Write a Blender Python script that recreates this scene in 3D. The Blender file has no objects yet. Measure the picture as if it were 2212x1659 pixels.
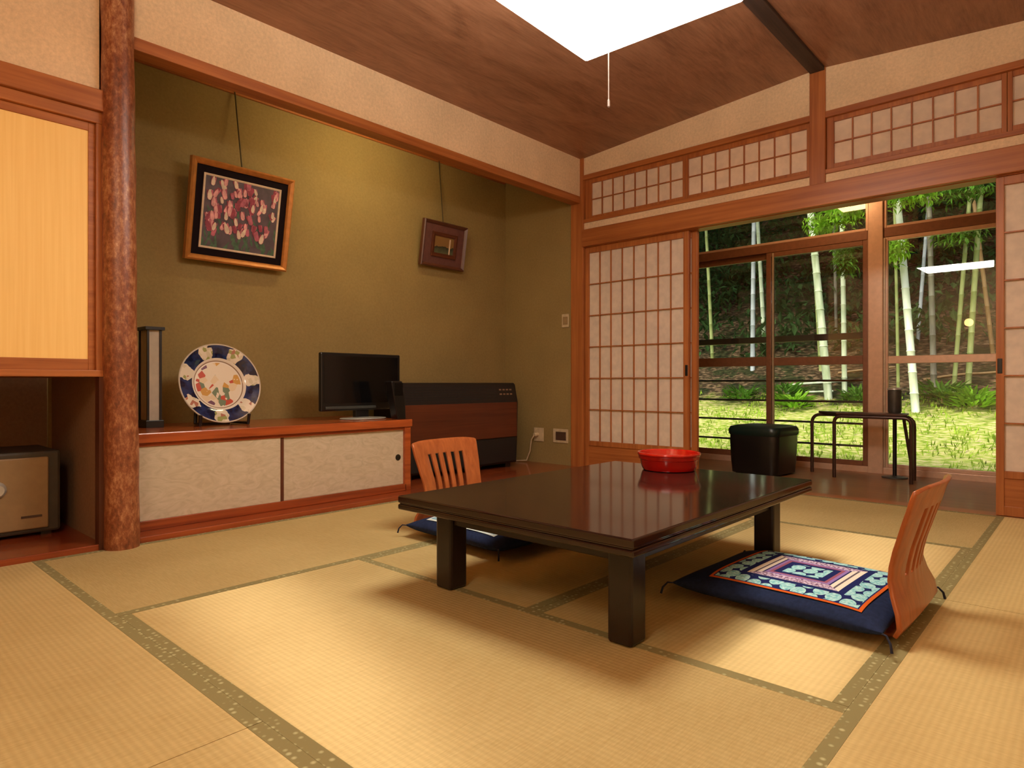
import bpy, bmesh, math, random
from mathutils import Vector, Matrix, noise
random.seed(7)
S = bpy.context.scene
COL = S.collection
PI = math.pi

# ------------------------------------------------------------------ helpers
def lin(c):
    r = []
    for v in c[:3]:
        v = v / 255.0
        r.append(v / 12.92 if v <= 0.04045 else ((v + 0.055) / 1.055) ** 2.4)
    return (r[0], r[1], r[2], 1.0)

class NT:
    """small node-tree writer"""
    def __init__(self, name):
        self.m = bpy.data.materials.new(name)
        self.m.use_nodes = True
        self.t = self.m.node_tree
        self.t.nodes.clear()
        self.out = self.t.nodes.new('ShaderNodeOutputMaterial')
    def n(self, kind, **kw):
        nd = self.t.nodes.new(kind)
        for k, v in kw.items():
            if k.startswith('i_'):
                nd.inputs[k[2:].replace('_', ' ')].default_value = v
            else:
                setattr(nd, k, v)
        return nd
    def l(self, a, b):
        self.t.links.new(a, b)
    def coords(self, scale=(1, 1, 1), loc=(0, 0, 0), rot=(0, 0, 0)):
        tc = self.n('ShaderNodeTexCoord')
        mp = self.n('ShaderNodeMapping')
        mp.inputs['Scale'].default_value = scale
        mp.inputs['Location'].default_value = loc
        mp.inputs['Rotation'].default_value = rot
        self.l(tc.outputs['Object'], mp.inputs['Vector'])
        return mp.outputs['Vector']
    def ramp(self, fac, stops, interp='LINEAR'):
        r = self.n('ShaderNodeValToRGB')
        r.color_ramp.interpolation = interp
        e = r.color_ramp.elements
        while len(e) > 1:
            e.remove(e[-1])
        e[0].position, e[0].color = stops[0][0], lin(stops[0][1])
        for p, c in stops[1:]:
            x = e.new(p)
            x.color = lin(c)
        self.l(fac, r.inputs['Fac'])
        return r.outputs['Color']
    def math(self, op, a, b=None, c=None):
        m = self.n('ShaderNodeMath', operation=op)
        for i, v in enumerate((a, b, c)):
            if v is None:
                continue
            if isinstance(v, (int, float)):
                m.inputs[i].default_value = v
            else:
                self.l(v, m.inputs[i])
        return m.outputs[0]
    def mix(self, fac, a, b):
        m = self.n('ShaderNodeMix', data_type='RGBA')
        for i, v in ((0, fac), (6, a), (7, b)):
            if isinstance(v, (int, float)):
                m.inputs[i].default_value = v
            elif isinstance(v, tuple):
                m.inputs[i].default_value = lin(v)
            else:
                self.l(v, m.inputs[i])
        return m.outputs[2]
    def finish(self, color, rough=0.6, spec=0.5, bump=None, bump_s=0.2, bump_d=0.01, metallic=0.0, coat=0.0, emit=None):
        p = self.n('ShaderNodeBsdfPrincipled')
        if isinstance(color, tuple):
            p.inputs['Base Color'].default_value = lin(color)
        else:
            self.l(color, p.inputs['Base Color'])
        if isinstance(rough, (int, float)):
            p.inputs['Roughness'].default_value = rough
        else:
            self.l(rough, p.inputs['Roughness'])
        p.inputs['Specular IOR Level'].default_value = spec
        p.inputs['Metallic'].default_value = metallic
        p.inputs['Coat Weight'].default_value = coat
        if bump is not None:
            b = self.n('ShaderNodeBump')
            b.inputs['Strength'].default_value = bump_s
            b.inputs['Distance'].default_value = bump_d
            self.l(bump, b.inputs['Height'])
            self.l(b.outputs['Normal'], p.inputs['Normal'])
        self.l(p.outputs[0], self.out.inputs['Surface'])
        self.p = p
        return self.m

def plain(name, c, rough=0.5, spec=0.5, metallic=0.0, var=0.06, scale=30, coat=0.0):
    t = NT(name)
    nz = t.n('ShaderNodeTexNoise', i_Scale=scale, i_Detail=3.0)
    t.l(t.coords(), nz.inputs['Vector'])
    a = tuple(max(0, v * (1 - var)) for v in c)
    b = tuple(min(255, v * (1 + var)) for v in c)
    col = t.ramp(nz.outputs['Fac'], [(0.3, a), (0.7, b)])
    return t.finish(col, rough, spec, metallic=metallic, coat=coat)

def wood(name, c1, c2, axis='x', rough=0.4, spec=0.4, fine=38, coat=0.0, bump=0.08):
    t = NT(name)
    st = {'x': (1.2, fine, fine), 'y': (fine, 1.2, fine), 'z': (fine, fine, 1.2)}[axis]
    nz = t.n('ShaderNodeTexNoise', i_Scale=1.0, i_Detail=5.0, i_Roughness=0.6, i_Distortion=0.4)
    t.l(t.coords(st), nz.inputs['Vector'])
    n2 = t.n('ShaderNodeTexNoise', i_Scale=2.2, i_Detail=2.0)
    t.l(t.coords(), n2.inputs['Vector'])
    f = t.math('ADD', t.math('MULTIPLY', nz.outputs['Fac'], 0.75), t.math('MULTIPLY', n2.outputs['Fac'], 0.25))
    col = t.ramp(f, [(0.34, c1), (0.66, c2)])
    return t.finish(col, rough, spec, bump=nz.outputs['Fac'], bump_s=bump, bump_d=0.004, coat=coat)

def plaster(name, c, var=0.07, scale=60, bump=0.15, rough=0.95):
    t = NT(name)
    nz = t.n('ShaderNodeTexNoise', i_Scale=scale, i_Detail=6.0, i_Roughness=0.7)
    t.l(t.coords(), nz.inputs['Vector'])
    n2 = t.n('ShaderNodeTexNoise', i_Scale=3.0, i_Detail=3.0)
    t.l(t.coords(), n2.inputs['Vector'])
    f = t.math('ADD', t.math('MULTIPLY', nz.outputs['Fac'], 0.6), t.math('MULTIPLY', n2.outputs['Fac'], 0.4))
    a = tuple(v * (1 - var) for v in c)
    b = tuple(min(255, v * (1 + var)) for v in c)
    col = t.ramp(f, [(0.35, a), (0.65, b)])
    return t.finish(col, rough, 0.15, bump=nz.outputs['Fac'], bump_s=bump, bump_d=0.003)

# ---- mesh building
def box(bm, x0, x1, y0, y1, z0, z1):
    v = [bm.verts.new(p) for p in ((x0, y0, z0), (x1, y0, z0), (x1, y1, z0), (x0, y1, z0), (x0, y0, z1), (x1, y0, z1), (x1, y1, z1), (x0, y1, z1))]
    for f in ((0, 3, 2, 1), (4, 5, 6, 7), (0, 1, 5, 4), (1, 2, 6, 5), (2, 3, 7, 6), (3, 0, 4, 7)):
        bm.faces.new([v[i] for i in f])
    return v

def prism(bm, pts, axis, a, b):
    """polygon (2-D points in the other two axes, in x,y,z order) extruded along axis from a to b"""
    def P(u, v, w):
        return {'x': (w, u, v), 'y': (u, w, v), 'z': (u, v, w)}[axis]
    A = [bm.verts.new(P(u, v, a)) for u, v in pts]
    B = [bm.verts.new(P(u, v, b)) for u, v in pts]
    n = len(pts)
    bm.faces.new(A)
    bm.faces.new(list(reversed(B)))
    for i in range(n):
        j = (i + 1) % n
        bm.faces.new((A[i], B[i], B[j], A[j]))

def lathe(bm, prof, seg=48, c=(0, 0, 0), M=None, close=True):
    rings = []
    for r, z in prof:
        if r < 1e-6:
            p = Vector((0, 0, z))
            rings.append([bm.verts.new((M @ p if M else p) + Vector(c))])
        else:
            ring = []
            for k in range(seg):
                a = 2 * PI * k / seg
                p = Vector((r * math.cos(a), r * math.sin(a), z))
                ring.append(bm.verts.new((M @ p if M else p) + Vector(c)))
            rings.append(ring)
    for A, B in zip(rings, rings[1:]):
        for k in range(seg):
            j = (k + 1) % seg
            if len(A) == 1 and len(B) == 1:
                continue
            if len(A) == 1:
                bm.faces.new((A[0], B[j], B[k]))
            elif len(B) == 1:
                bm.faces.new((A[k], A[j], B[0]))
            else:
                bm.faces.new((A[k], A[j], B[j], B[k]))
    if close:
        for R, rev in ((rings[0], True), (rings[-1], False)):
            if len(R) > 2:
                bm.faces.new(list(reversed(R)) if rev else R)

def tube(bm, pts, r, seg=10, r2=None):
    pts = [Vector(p) for p in pts]
    n = len(pts)
    rings = []
    up = Vector((0, 0, 1))
    prev = None
    for i, p in enumerate(pts):
        d = (pts[min(i + 1, n - 1)] - pts[max(i - 1, 0)]).normalized()
        if prev is None:
            a = d.cross(up)
            if a.length < 1e-3:
                a = d.cross(Vector((1, 0, 0)))
            a.normalize()
        else:
            a = (prev - d * prev.dot(d)).normalized()
        prev = a
        b = d.cross(a)
        rr = r if r2 is None else r + (r2 - r) * i / (n - 1)
        rings.append([bm.verts.new(p + rr * (a * math.cos(2 * PI * k / seg) + b * math.sin(2 * PI * k / seg))) for k in range(seg)])
    for A, B in zip(rings, rings[1:]):
        for k in range(seg):
            j = (k + 1) % seg
            bm.faces.new((A[k], A[j], B[j], B[k]))
    bm.faces.new(list(reversed(rings[0])))
    bm.faces.new(rings[-1])

def rounded(pts, r, n=6):
    """polyline with its inner corners rounded"""
    pts = [Vector(p) for p in pts]
    out = [pts[0]]
    for i in range(1, len(pts) - 1):
        a, b, c = pts[i - 1], pts[i], pts[i + 1]
        p = b + (a - b).normalized() * r
        q = b + (c - b).normalized() * r
        for k in range(n + 1):
            t = k / n
            out.append((1 - t) ** 2 * p + 2 * t * (1 - t) * b + t * t * q)
    out.append(pts[-1])
    return out

def root_of(o):
    while o.parent:
        o = o.parent
    return o

def obj(name, bm, m, parent=None, bevel=0.0, smooth=False, local=False, seg=2, label=None, kind=None):
    """links bm as ONE mesh object; world coordinates unless local"""
    bmesh.ops.recalc_face_normals(bm, faces=bm.faces)
    if parent and not local:
        bmesh.ops.translate(bm, verts=bm.verts, vec=-root_of(parent).location)
    me = bpy.data.meshes.new(name)
    if smooth:
        for f in bm.faces:
            f.smooth = True
    bm.to_mesh(me)
    bm.free()
    for mm in (m if isinstance(m, (list, tuple)) else [m]):
        me.materials.append(mm)
    o = bpy.data.objects.new(name, me)
    COL.objects.link(o)
    if parent:
        o.parent = parent
    if bevel > 0:
        b = o.modifiers.new('bevel', 'BEVEL')
        b.width = bevel
        b.segments = seg
        b.limit_method = 'ANGLE'
        b.angle_limit = 0.6
        if smooth:
            pass
    if smooth:
        try:
            me.set_sharp_from_angle(angle=0.6)
        except Exception:
            pass
    if label:
        o['label'] = label
    if kind:
        o['kind'] = kind
    return o

def thing(name, label, cat, loc=(0, 0, 0), rz=0.0, group=None):
    o = bpy.data.objects.new(name, None)
    o.empty_display_size = 0.1
    COL.objects.link(o)
    o.location = loc
    o.rotation_euler = (0, 0, rz)
    o['label'] = label
    o['category'] = cat
    if group:
        o['group'] = group
    return o

def tag(o, label, cat, group=None, kind=None):
    o['label'] = label
    o['category'] = cat
    if group:
        o['group'] = group
    if kind:
        o['kind'] = kind
    return o

def struct(name, loc=None):
    o = bpy.data.objects.new(name, None)
    o.empty_display_size = 0.1
    COL.objects.link(o)
    if loc:
        o.location = loc
    o['kind'] = 'structure'
    return o

def sbox(name, *b, m=None, bevel=0.0, parent=None):
    bm = bmesh.new()
    box(bm, *b)
    return obj(name, bm, m, parent, bevel=bevel, kind=None if parent else 'structure')

def B(*boxes):
    bm = bmesh.new()
    for b in boxes:
        box(bm, *b)
    return bm

# ------------------------------------------------------------------ materials
WOOD = (158, 82, 40)
W1, W2 = (146, 80, 38), (184, 112, 58)
m_wx = wood('trim_wood_x', W1, W2, 'x', rough=0.38)
m_wy = wood('trim_wood_y', W1, W2, 'y', rough=0.38)
m_wz = wood('trim_wood_z', W1, W2, 'z', rough=0.38)
m_dz = wood('dark_post_wood', (70, 34, 18), (104, 54, 28), 'z', rough=0.5)
m_beam = wood('beam_wood', (52, 40, 36), (78, 60, 52), 'y', rough=0.6)
m_floor_wood = wood('alcove_board', (122, 52, 26), (164, 78, 38), 'y', rough=0.22, coat=0.3)
m_cab_top = wood('cabinet_top_wood', (128, 56, 26), (186, 92, 42), 'y', rough=0.25, coat=0.25, fine=24)
m_engawa = wood('veranda_floor_wood', (122, 80, 46), (154, 104, 60), 'x', rough=0.42, coat=0.1)
m_wall = plaster('cream_plaster', (226, 196, 158))
m_olive = plaster('olive_plaster', (146, 122, 76), var=0.06)
m_niche = plaster('niche_plaster', (140, 108, 80))

def ceiling_mat():
    t = NT('ceiling_board')
    nz = t.n('ShaderNodeTexNoise', i_Scale=1.0, i_Detail=6.0, i_Roughness=0.65, i_Distortion=1.2)
    t.l(t.coords((6, 1.6, 6)), nz.inputs['Vector'])
    n2 = t.n('ShaderNodeTexNoise', i_Scale=1.0, i_Detail=4.0, i_Roughness=0.7)
    t.l(t.coords((70, 6, 70)), n2.inputs['Vector'])
    f = t.math('ADD', t.math('MULTIPLY', nz.outputs['Fac'], 0.6), t.math('MULTIPLY', n2.outputs['Fac'], 0.4))
    col = t.ramp(f, [(0.36, (122, 80, 56)), (0.5, (150, 104, 76)), (0.64, (168, 120, 90))])
    return t.finish(col, 0.42, 0.45, bump=n2.outputs['Fac'], bump_s=0.05, bump_d=0.003)
m_ceil = ceiling_mat()

def tatami(name, along):
    """rush mat: ribs run along the long side, rushes lie across it; the rushes give an anisotropic sheen"""
    t = NT(name)
    rib = t.n('ShaderNodeTexWave', wave_type='BANDS', bands_direction='Y' if along == 'x' else 'X', i_Scale=20.9 / 1.0)
    rib.inputs['Distortion'].default_value = 0.25
    t.l(t.coords(), rib.inputs['Vector'])
    rush = t.n('ShaderNodeTexNoise', i_Scale=1.0, i_Detail=2.0)
    t.l(t.coords((330, 26, 30) if along == 'x' else (26, 330, 30)), rush.inputs['Vector'])
    big = t.n('ShaderNodeTexNoise', i_Scale=1.7, i_Detail=4.0)
    t.l(t.coords(), big.inputs['Vector'])
    f = t.math('ADD', t.math('MULTIPLY', rush.outputs['Fac'], 0.5), t.math('MULTIPLY', big.outputs['Fac'], 0.5))
    col = t.ramp(f, [(0.35, (186, 161, 106)), (0.65, (210, 187, 130))])
    col2 = t.mix(t.math('MULTIPLY', t.math('SUBTRACT', 1.0, rib.outputs['Fac']), 0.16), col, (120, 92, 52))
    h = t.math('ADD', rib.outputs['Fac'], t.math('MULTIPLY', rush.outputs['Fac'], 0.35))
    b = t.n('ShaderNodeBump')
    b.inputs['Strength'].default_value = 0.22
    b.inputs['Distance'].default_value = 0.003
    t.l(h, b.inputs['Height'])
    d = t.n('ShaderNodeBsdfDiffuse')
    t.l(col2, d.inputs['Color'])
    t.l(b.outputs['Normal'], d.inputs['Normal'])
    g = t.n('ShaderNodeBsdfAnisotropic')
    g.inputs['Color'].default_value = lin((236, 208, 150))
    g.inputs['Roughness'].default_value = 0.66
    g.inputs['Anisotropy'].default_value = 0.85
    tv = t.n('ShaderNodeCombineXYZ')
    tv.inputs[0].default_value = 1.0 if along == 'y' else 0.0
    tv.inputs[1].default_value = 0.0 if along == 'y' else 1.0
    t.l(tv.outputs[0], g.inputs['Tangent'])
    mx = t.n('ShaderNodeMixShader')
    mx.inputs[0].default_value = 0.17
    t.l(d.outputs[0], mx.inputs[1])
    t.l(g.outputs[0], mx.inputs[2])
    t.l(mx.outputs[0], t.out.inputs['Surface'])
    return t.m
m_tx = tatami('rush_mat_x', 'x')
m_ty = tatami('rush_mat_y', 'y')

def heri_mat():
    t = NT('mat_border_cloth')
    v = t.n('ShaderNodeTexVoronoi', i_Scale=52.0)
    v.inputs['Randomness'].default_value = 0.35
    t.l(t.coords(), v.inputs['Vector'])
    col = t.ramp(v.outputs['Distance'], [(0.18, (188, 180, 134)), (0.38, (140, 128, 84))])
    return t.finish(col, 0.8, 0.2)
m_heri = heri_mat()

def paper_mat(name, c, tr=0.35):
    t = NT(name)
    nz = t.n('ShaderNodeTexNoise', i_Scale=22.0, i_Detail=6.0)
    t.l(t.coords((1, 1, 1)), nz.inputs['Vector'])
    a = tuple(v * 0.95 for v in c)
    col = t.ramp(nz.outputs['Fac'], [(0.35, a), (0.65, c)])
    d = t.n('ShaderNodeBsdfDiffuse')
    tl = t.n('ShaderNodeBsdfTranslucent')
    t.l(col, d.inputs['Color'])
    t.l(col, tl.inputs['Color'])
    mx = t.n('ShaderNodeMixShader')
    mx.inputs[0].default_value = tr
    t.l(d.outputs[0], mx.inputs[1])
    t.l(tl.outputs[0], mx.inputs[2])
    t.l(mx.outputs[0], t.out.inputs['Surface'])
    return t.m
m_paper = paper_mat('shoji_paper', (244, 226, 206), 0.3)
m_lpaper = paper_mat('lantern_paper', (230, 214, 190), 0.4)

def glass_mat():
    t = NT('window_glass')
    tr = t.n('ShaderNodeBsdfTransparent')
    tr.inputs['Color'].default_value = (0.96, 0.98, 0.97, 1)
    gl = t.n('ShaderNodeBsdfAnisotropic')
    gl.inputs['Roughness'].default_value = 0.0
    fr = t.n('ShaderNodeFresnel', i_IOR=1.5)
    f = t.math('MULTIPLY', fr.outputs[0], 1.6)
    mx = t.n('ShaderNodeMixShader')
    t.l(f, mx.inputs[0])
    t.l(tr.outputs[0], mx.inputs[1])
    t.l(gl.outputs[0], mx.inputs[2])
    t.l(mx.outputs[0], t.out.inputs['Surface'])
    return t.m
m_glass = glass_mat()

def emit_mat(name, c, s):
    t = NT(name)
    e = t.n('ShaderNodeEmission')
    e.inputs['Color'].default_value = (c[0], c[1], c[2], 1)
    e.inputs['Strength'].default_value = s
    t.l(e.outputs[0], t.out.inputs['Surface'])
    return t.m
m_lamp = emit_mat('lamp_diffuser', (1.0, 0.94, 0.83), 28.0)
m_tube = emit_mat('alcove_tube', (1.0, 0.90, 0.52), 75.0)
m_fill_pendant = emit_mat('fill_pendant_glow', (1.0, 0.89, 0.70), 26.0)  # glow of the added fill pendant
m_globe = emit_mat('globe_glow', (1.0, 0.50, 0.16), 22.0)
m_box_lamp = emit_mat('veranda_lamp_glow', (1.0, 0.62, 0.30), 22.0)

def gold_mat():
    t = NT('gold_sliding_door')
    nz = t.n('ShaderNodeTexNoise', i_Scale=1.0, i_Detail=3.0)
    t.l(t.coords((90, 90, 2)), nz.inputs['Vector'])
    col = t.ramp(nz.outputs['Fac'], [(0.3, (246, 200, 118)), (0.7, (252, 210, 130))])
    return t.finish(col, 0.6, 0.3)
m_gold = gold_mat()

def cabpaper():
    t = NT('silver_paper_door')
    nz = t.n('ShaderNodeTexNoise', i_Scale=9.0, i_Detail=6.0, i_Distortion=2.5)
    t.l(t.coords((1, 1, 2.2)), nz.inputs['Vector'])
    col = t.ramp(nz.outputs['Fac'], [(0.32, (184, 166, 138)), (0.5, (196, 178, 150)), (0.68, (204, 186, 160))])
    return t.finish(col, 0.55, 0.4)
m_cabpaper = cabpaper()

def bark():
    t = NT('log_pillar')
    v = t.n('ShaderNodeTexNoise', i_Scale=1.0, i_Detail=6.0, i_Roughness=0.75)
    t.l(t.coords((55, 55, 30)), v.inputs['Vector'])
    n2 = t.n('ShaderNodeTexNoise', i_Scale=5.0, i_Detail=2.0)
    t.l(t.coords(), n2.inputs['Vector'])
    f = t.math('ADD', t.math('MULTIPLY', v.outputs['Fac'], 0.7), t.math('MULTIPLY', n2.outputs['Fac'], 0.3))
    col = t.ramp(f, [(0.36, (92, 46, 25)), (0.5, (136, 76, 45)), (0.6, (172, 114, 75)), (0.68, (206, 162, 120))])
    return t.finish(col, 0.35, 0.5, bump=v.outputs['Fac'], bump_s=0.3, bump_d=0.004)
m_bark = bark()

m_lacq = plain('black_brown_lacquer', (40, 24, 18), rough=0.09, spec=0.55, var=0.1)
m_lacq2 = plain('dark_leg_lacquer', (32, 22, 18), rough=0.3, spec=0.4, var=0.1)
m_red = plain('red_lacquer', (176, 20, 8), rough=0.16, spec=0.5, var=0.04, coat=0.5)
m_zaisu = wood('bent_plywood', (142, 72, 33), (176, 96, 48), 'z', rough=0.3, coat=0.2, fine=46)
m_navy = plain('navy_cotton', (34, 43, 70), rough=0.9, spec=0.1, var=0.1, scale=80)
m_tassel = plain('navy_thread', (30, 32, 50), rough=0.9)
m_black = plain('black_plastic', (20, 18, 17), rough=0.3)
m_screen = plain('tv_screen', (14, 13, 13), rough=0.12, spec=0.5, var=0.02)
m_blackw = plain('black_lacquer_wood', (26, 20, 18), rough=0.35)
m_grey = plain('grey_plastic', (60, 62, 58), rough=0.4)
m_chrome = plain('polished_metal', (200, 200, 200), rough=0.12, metallic=1.0)
m_tubem = plain('brown_steel_tube', (78, 54, 44), rough=0.35, metallic=0.5)
m_steel = plain('grey_steel', (96, 92, 86), rough=0.4, metallic=0.6)
m_cap = plain('pale_metal_cap', (190, 186, 176), rough=0.35, metallic=0.4)
m_green = plain('dark_green_vinyl', (14, 34, 30), rough=0.35)
m_heat = wood('heater_wood_panel', (74, 34, 18), (98, 48, 26), 'y', rough=0.4)
m_heatd = plain('heater_dark', (26, 20, 18), rough=0.45)
m_grille = plain('heater_grille', (22, 26, 28), rough=0.4)
m_safe = plain('beige_enamel', (150, 122, 84), rough=0.45, var=0.03)
m_safed = plain('dark_grey_enamel', (66, 58, 46), rough=0.5)
m_ivory = plain('ivory_plate', (196, 172, 136), rough=0.4)
m_brownp = plain('brown_socket', (76, 54, 40), rough=0.5)
m_gframe = plain('gilded_frame', (196, 128, 62), rough=0.35, spec=0.6, metallic=0.35)
m_bframe = plain('brown_frame', (92, 52, 36), rough=0.4)
m_mat1 = plain('black_velvet', (26, 16, 18), rough=0.9, spec=0.1)
m_mat2 = plain('plum_mount', (98, 62, 56), rough=0.9, spec=0.1)
m_fillet = plain('fillet', (206, 176, 146), rough=0.6)
m_wire = plain('hanging_wire', (74, 60, 30), rough=0.5)
m_sash = plain('brown_sash', (216, 178, 150), rough=0.3, spec=0.5, var=0.03, metallic=0.3)
m_sashd = plain('dark_sash', (134, 88, 62), rough=0.35, spec=0.5, var=0.05, metallic=0.2)
m_alu = plain('pale_sash_edge', (190, 168, 140), rough=0.35, metallic=0.3)
m_rail = plain('railing_paint', (62, 44, 34), rough=0.5)

# ------------------------------------------------------------------ floor and mats
sbox('floor', -0.95, 3.75, -5.6, -0.0, -0.14, -0.056, m=m_engawa)
mats = [
    (0.004, 0.925, -3.600, -1.803, 'y', 'long tatami mat along the sliding-door cabinet, reaching the log pillar'),
    (0.004, 0.925, -1.799, -0.004, 'y', 'tatami mat in the corner between the fan heater and the lattice door'),
    (0.927, 2.700, -3.600, -2.722, 'x', 'open tatami mat lying in front of the low table'),
    (0.927, 1.812, -2.720, -0.938, 'y', 'tatami mat under the alcove half of the low table'),
    (1.814, 2.700, -2.720, -0.938, 'y', 'tatami mat under the patterned blue cushion and half the table'),
    (0.927, 2.700, -0.936, -0.004, 'x', 'dim tatami mat along the veranda opening beyond the table'),
    (2.7006, 3.616, -1.752, -0.004, 'y', 'tatami mat meeting the far lattice door beside the opening'),
    (2.7006, 3.616, -3.600, -1.756, 'y', 'tatami mat behind the legless chair that takes its shadow'),
    (0.004, 1.820, -4.500, -3.6006, 'x', 'nearest tatami mat below the closet niche'),
    (1.822, 3.616, -4.500, -3.6006, 'x', 'nearest tatami mat beside the short seam at the bottom edge'),
]
HW = 0.033
for x0, x1, y0, y1, ax, lab in mats:
    t = thing('tatami_mat', lab, 'tatami mat', ((x0 + x1) / 2, (y0 + y1) / 2, -0.055), 0, 'tatami mats')
    if ax == 'x':
        obj('rush_surface', B((x0, x1, y0 + HW, y1 - HW, -0.055, 0.0)), m_tx, t)
        for a, b in ((y0, y0 + HW), (y1 - HW, y1)):
            obj('cloth_border', B((x0, x1, a, b, -0.055, 0.0006)), m_heri, t, label='green brown patterned cloth border')
    else:
        obj('rush_surface', B((x0 + HW, x1 - HW, y0, y1, -0.055, 0.0)), m_ty, t)
        for a, b in ((x0, x0 + HW), (x1 - HW, x1)):
            obj('cloth_border', B((a, b, y0, y1, -0.055, 0.0006)), m_heri, t, label='green brown patterned cloth border')

# ------------------------------------------------------------------ shell
def zc(x):
    return 2.505 + 0.0778 * (x if x <= 1.81 else 3.62 - x)
bm = bmesh.new()
prism(bm, [(0, zc(0)), (1.81, zc(1.81)), (3.62, zc(3.62)), (3.62, zc(3.62) + 0.06), (1.81, zc(1.81) + 0.06), (0, zc(0) + 0.06)], 'y', -5.45, 0.0)
obj('ceiling', bm, m_ceil, kind='structure')
sbox('beam_ridge', 1.766, 1.852, -5.45, -0.012, 2.622, 2.66, m=m_beam, bevel=0.004)
# shoji wall
bm = bmesh.new()
prism(bm, [(0.0, 2.368), (0.0, zc(0) + 0.05), (1.81, zc(1.81) + 0.05), (3.62, zc(3.62) + 0.05), (3.62, 2.368)], 'y', 0.0, 0.09)
w = obj('wall_window_side', bm, m_wall, kind='structure')
sbox('wall_window_strip', 0.0, 3.62, 0.002, 0.088, 1.92, 1.995, m=m_wall)
sbox('wall_alcove_side', -0.95, -0.045, 0.0, 0.09, -0.14, 2.62, m=m_olive)
sbox('pillar_corner', -0.092, 0.03, -0.014, 0.10, -0.05, 2.55, m=m_wz, bevel=0.003)
sbox('pillar_window_side', 1.763, 1.855, -0.016, 0.10, 1.90, 2.66, m=m_wz, bevel=0.003)
sbox('trim_1', 0.03, 3.62, -0.034, 0.0, 1.79, 1.926, m=m_wx, bevel=0.004)      # nageshi
sbox('trim_2', 0.03, 3.62, 0.0, 0.10, 1.786, 1.93, m=m_wx, bevel=0.002)         # kamoi
sbox('trim_3', 0.03, 3.62, -0.012, 0.09, 1.985, 2.012, m=m_wx, bevel=0.002)     # lower rail of the transoms
sbox('trim_4', 0.03, 3.62, -0.012, 0.09, 2.33, 2.368, m=m_wx, bevel=0.002)      # upper rail of the transoms
sbox('trim_5', -0.09, 3.62, 0.0, 0.12, -0.14, 0.0, m=m_wx, bevel=0.002)         # door sill

def lattice_panel(name, x0, x1, z0, z1, px0, px1, pz0, pz1, ncol, nrow, y=0.012, th=0.03, panel=None, handle=None, mw=0.007):
    r = struct(name, ((x0 + x1) / 2, y, z0))
    fr = [(x0, px0, y, y + th, z0, z1), (px1, x1, y, y + th, z0, z1), (px0, px1, y, y + th, pz1, z1)]
    fr.append((px0, px1, y, y + th, (panel if panel else z0), pz0))
    if panel:
        fr.append((px0, px1, y, y + th, z0, z0 + 0.05))
    obj('frame', B(*fr), m_wz, r, bevel=0.0015)
    if panel:
        obj('lower_panel', B((px0, px1, y + 0.008, y + th - 0.006, z0 + 0.05, panel)), m_wx, r)
    cw = (px1 - px0) / ncol
    rh = (pz1 - pz0) / nrow
    bars = [(px0 + cw * i - mw / 2, px0 + cw * i + mw / 2, y + 0.004, y + 0.016, pz0, pz1) for i in range(1, ncol)]
    bars += [(px0, px1, y + 0.002, y + 0.014, pz0 + rh * i - mw / 2, pz0 + rh * i + mw / 2) for i in range(1, nrow)]
    obj('lattice', B(*bars), m_wz, r)
    obj('paper', B((px0 - 0.004, px1 + 0.004, y + 0.017, y + 0.0182, pz0 - 0.004, pz1 + 0.004)), m_paper, r)
    if handle:
        bm = bmesh.new()
        box(bm, handle - 0.011, handle + 0.011, y - 0.002, y + 0.006, 0.75, 0.83)
        obj('finger_pull', bm, m_black, r, bevel=0.003, label='dark recessed finger pull')
    return r

lattice_panel('door_1', 0.034, 0.935, 0.003, 1.786, 0.066, 0.893, 0.238, 1.742, 8, 6, panel=0.2, handle=0.918)
lattice_panel('door_2', 2.695, 3.60, 0.003, 1.786, 2.730, 3.565, 0.238, 1.742, 8, 6, panel=0.2, handle=2.712)
lattice_panel('door_3', 0.075, 0.978, 0.003, 1.786, 0.107, 0.935, 0.238, 1.742, 8, 6, y=0.056, panel=0.2)
lattice_panel('window_1', 0.034, 0.908, 2.012, 2.33, 0.092, 0.888, 2.037, 2.298, 8, 2, th=0.028)
lattice_panel('window_2', 0.910, 1.762, 2.012, 2.33, 0.930, 1.738, 2.037, 2.298, 8, 2, th=0.028)
lattice_panel('window_3', 1.857, 2.742, 2.012, 2.33, 1.897, 2.719, 2.044, 2.302, 8, 2, th=0.028)
lattice_panel('window_4', 2.744, 3.60, 2.012, 2.33, 2.765, 3.565, 2.044, 2.302, 8, 2, th=0.028)

# alcove wall (x = 0) and alcove
sbox('wall_above_alcove', -0.10, 0.0, -3.31, -0.015, 2.195, 2.56, m=m_wall)
sbox('trim_6', -0.085, 0.004, -3.31, -0.015, 2.148, 2.203, m=m_wy, bevel=0.003)     # alcove lintel
sbox('wall_alcove_back', -0.95, -0.83, -3.40, 0.0, -0.14, 2.62, m=m_olive)
sbox('wall_alcove_end', -0.83, -0.05, -3.37, -3.29, -0.14, 2.62, m=m_olive)
sbox('ceiling_alcove', -0.95, -0.02, -3.40, 0.05, 2.56, 2.62, m=m_ceil)
sbox('floor_alcove', -0.83, 0.0, -3.29, 0.0, -0.05, 0.024, m=m_floor_wood, bevel=0.003)
sbox('trim_7', -0.83, -0.815, -3.28, -0.02, 2.47, 2.50, m=m_wy)                       # picture rail
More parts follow.
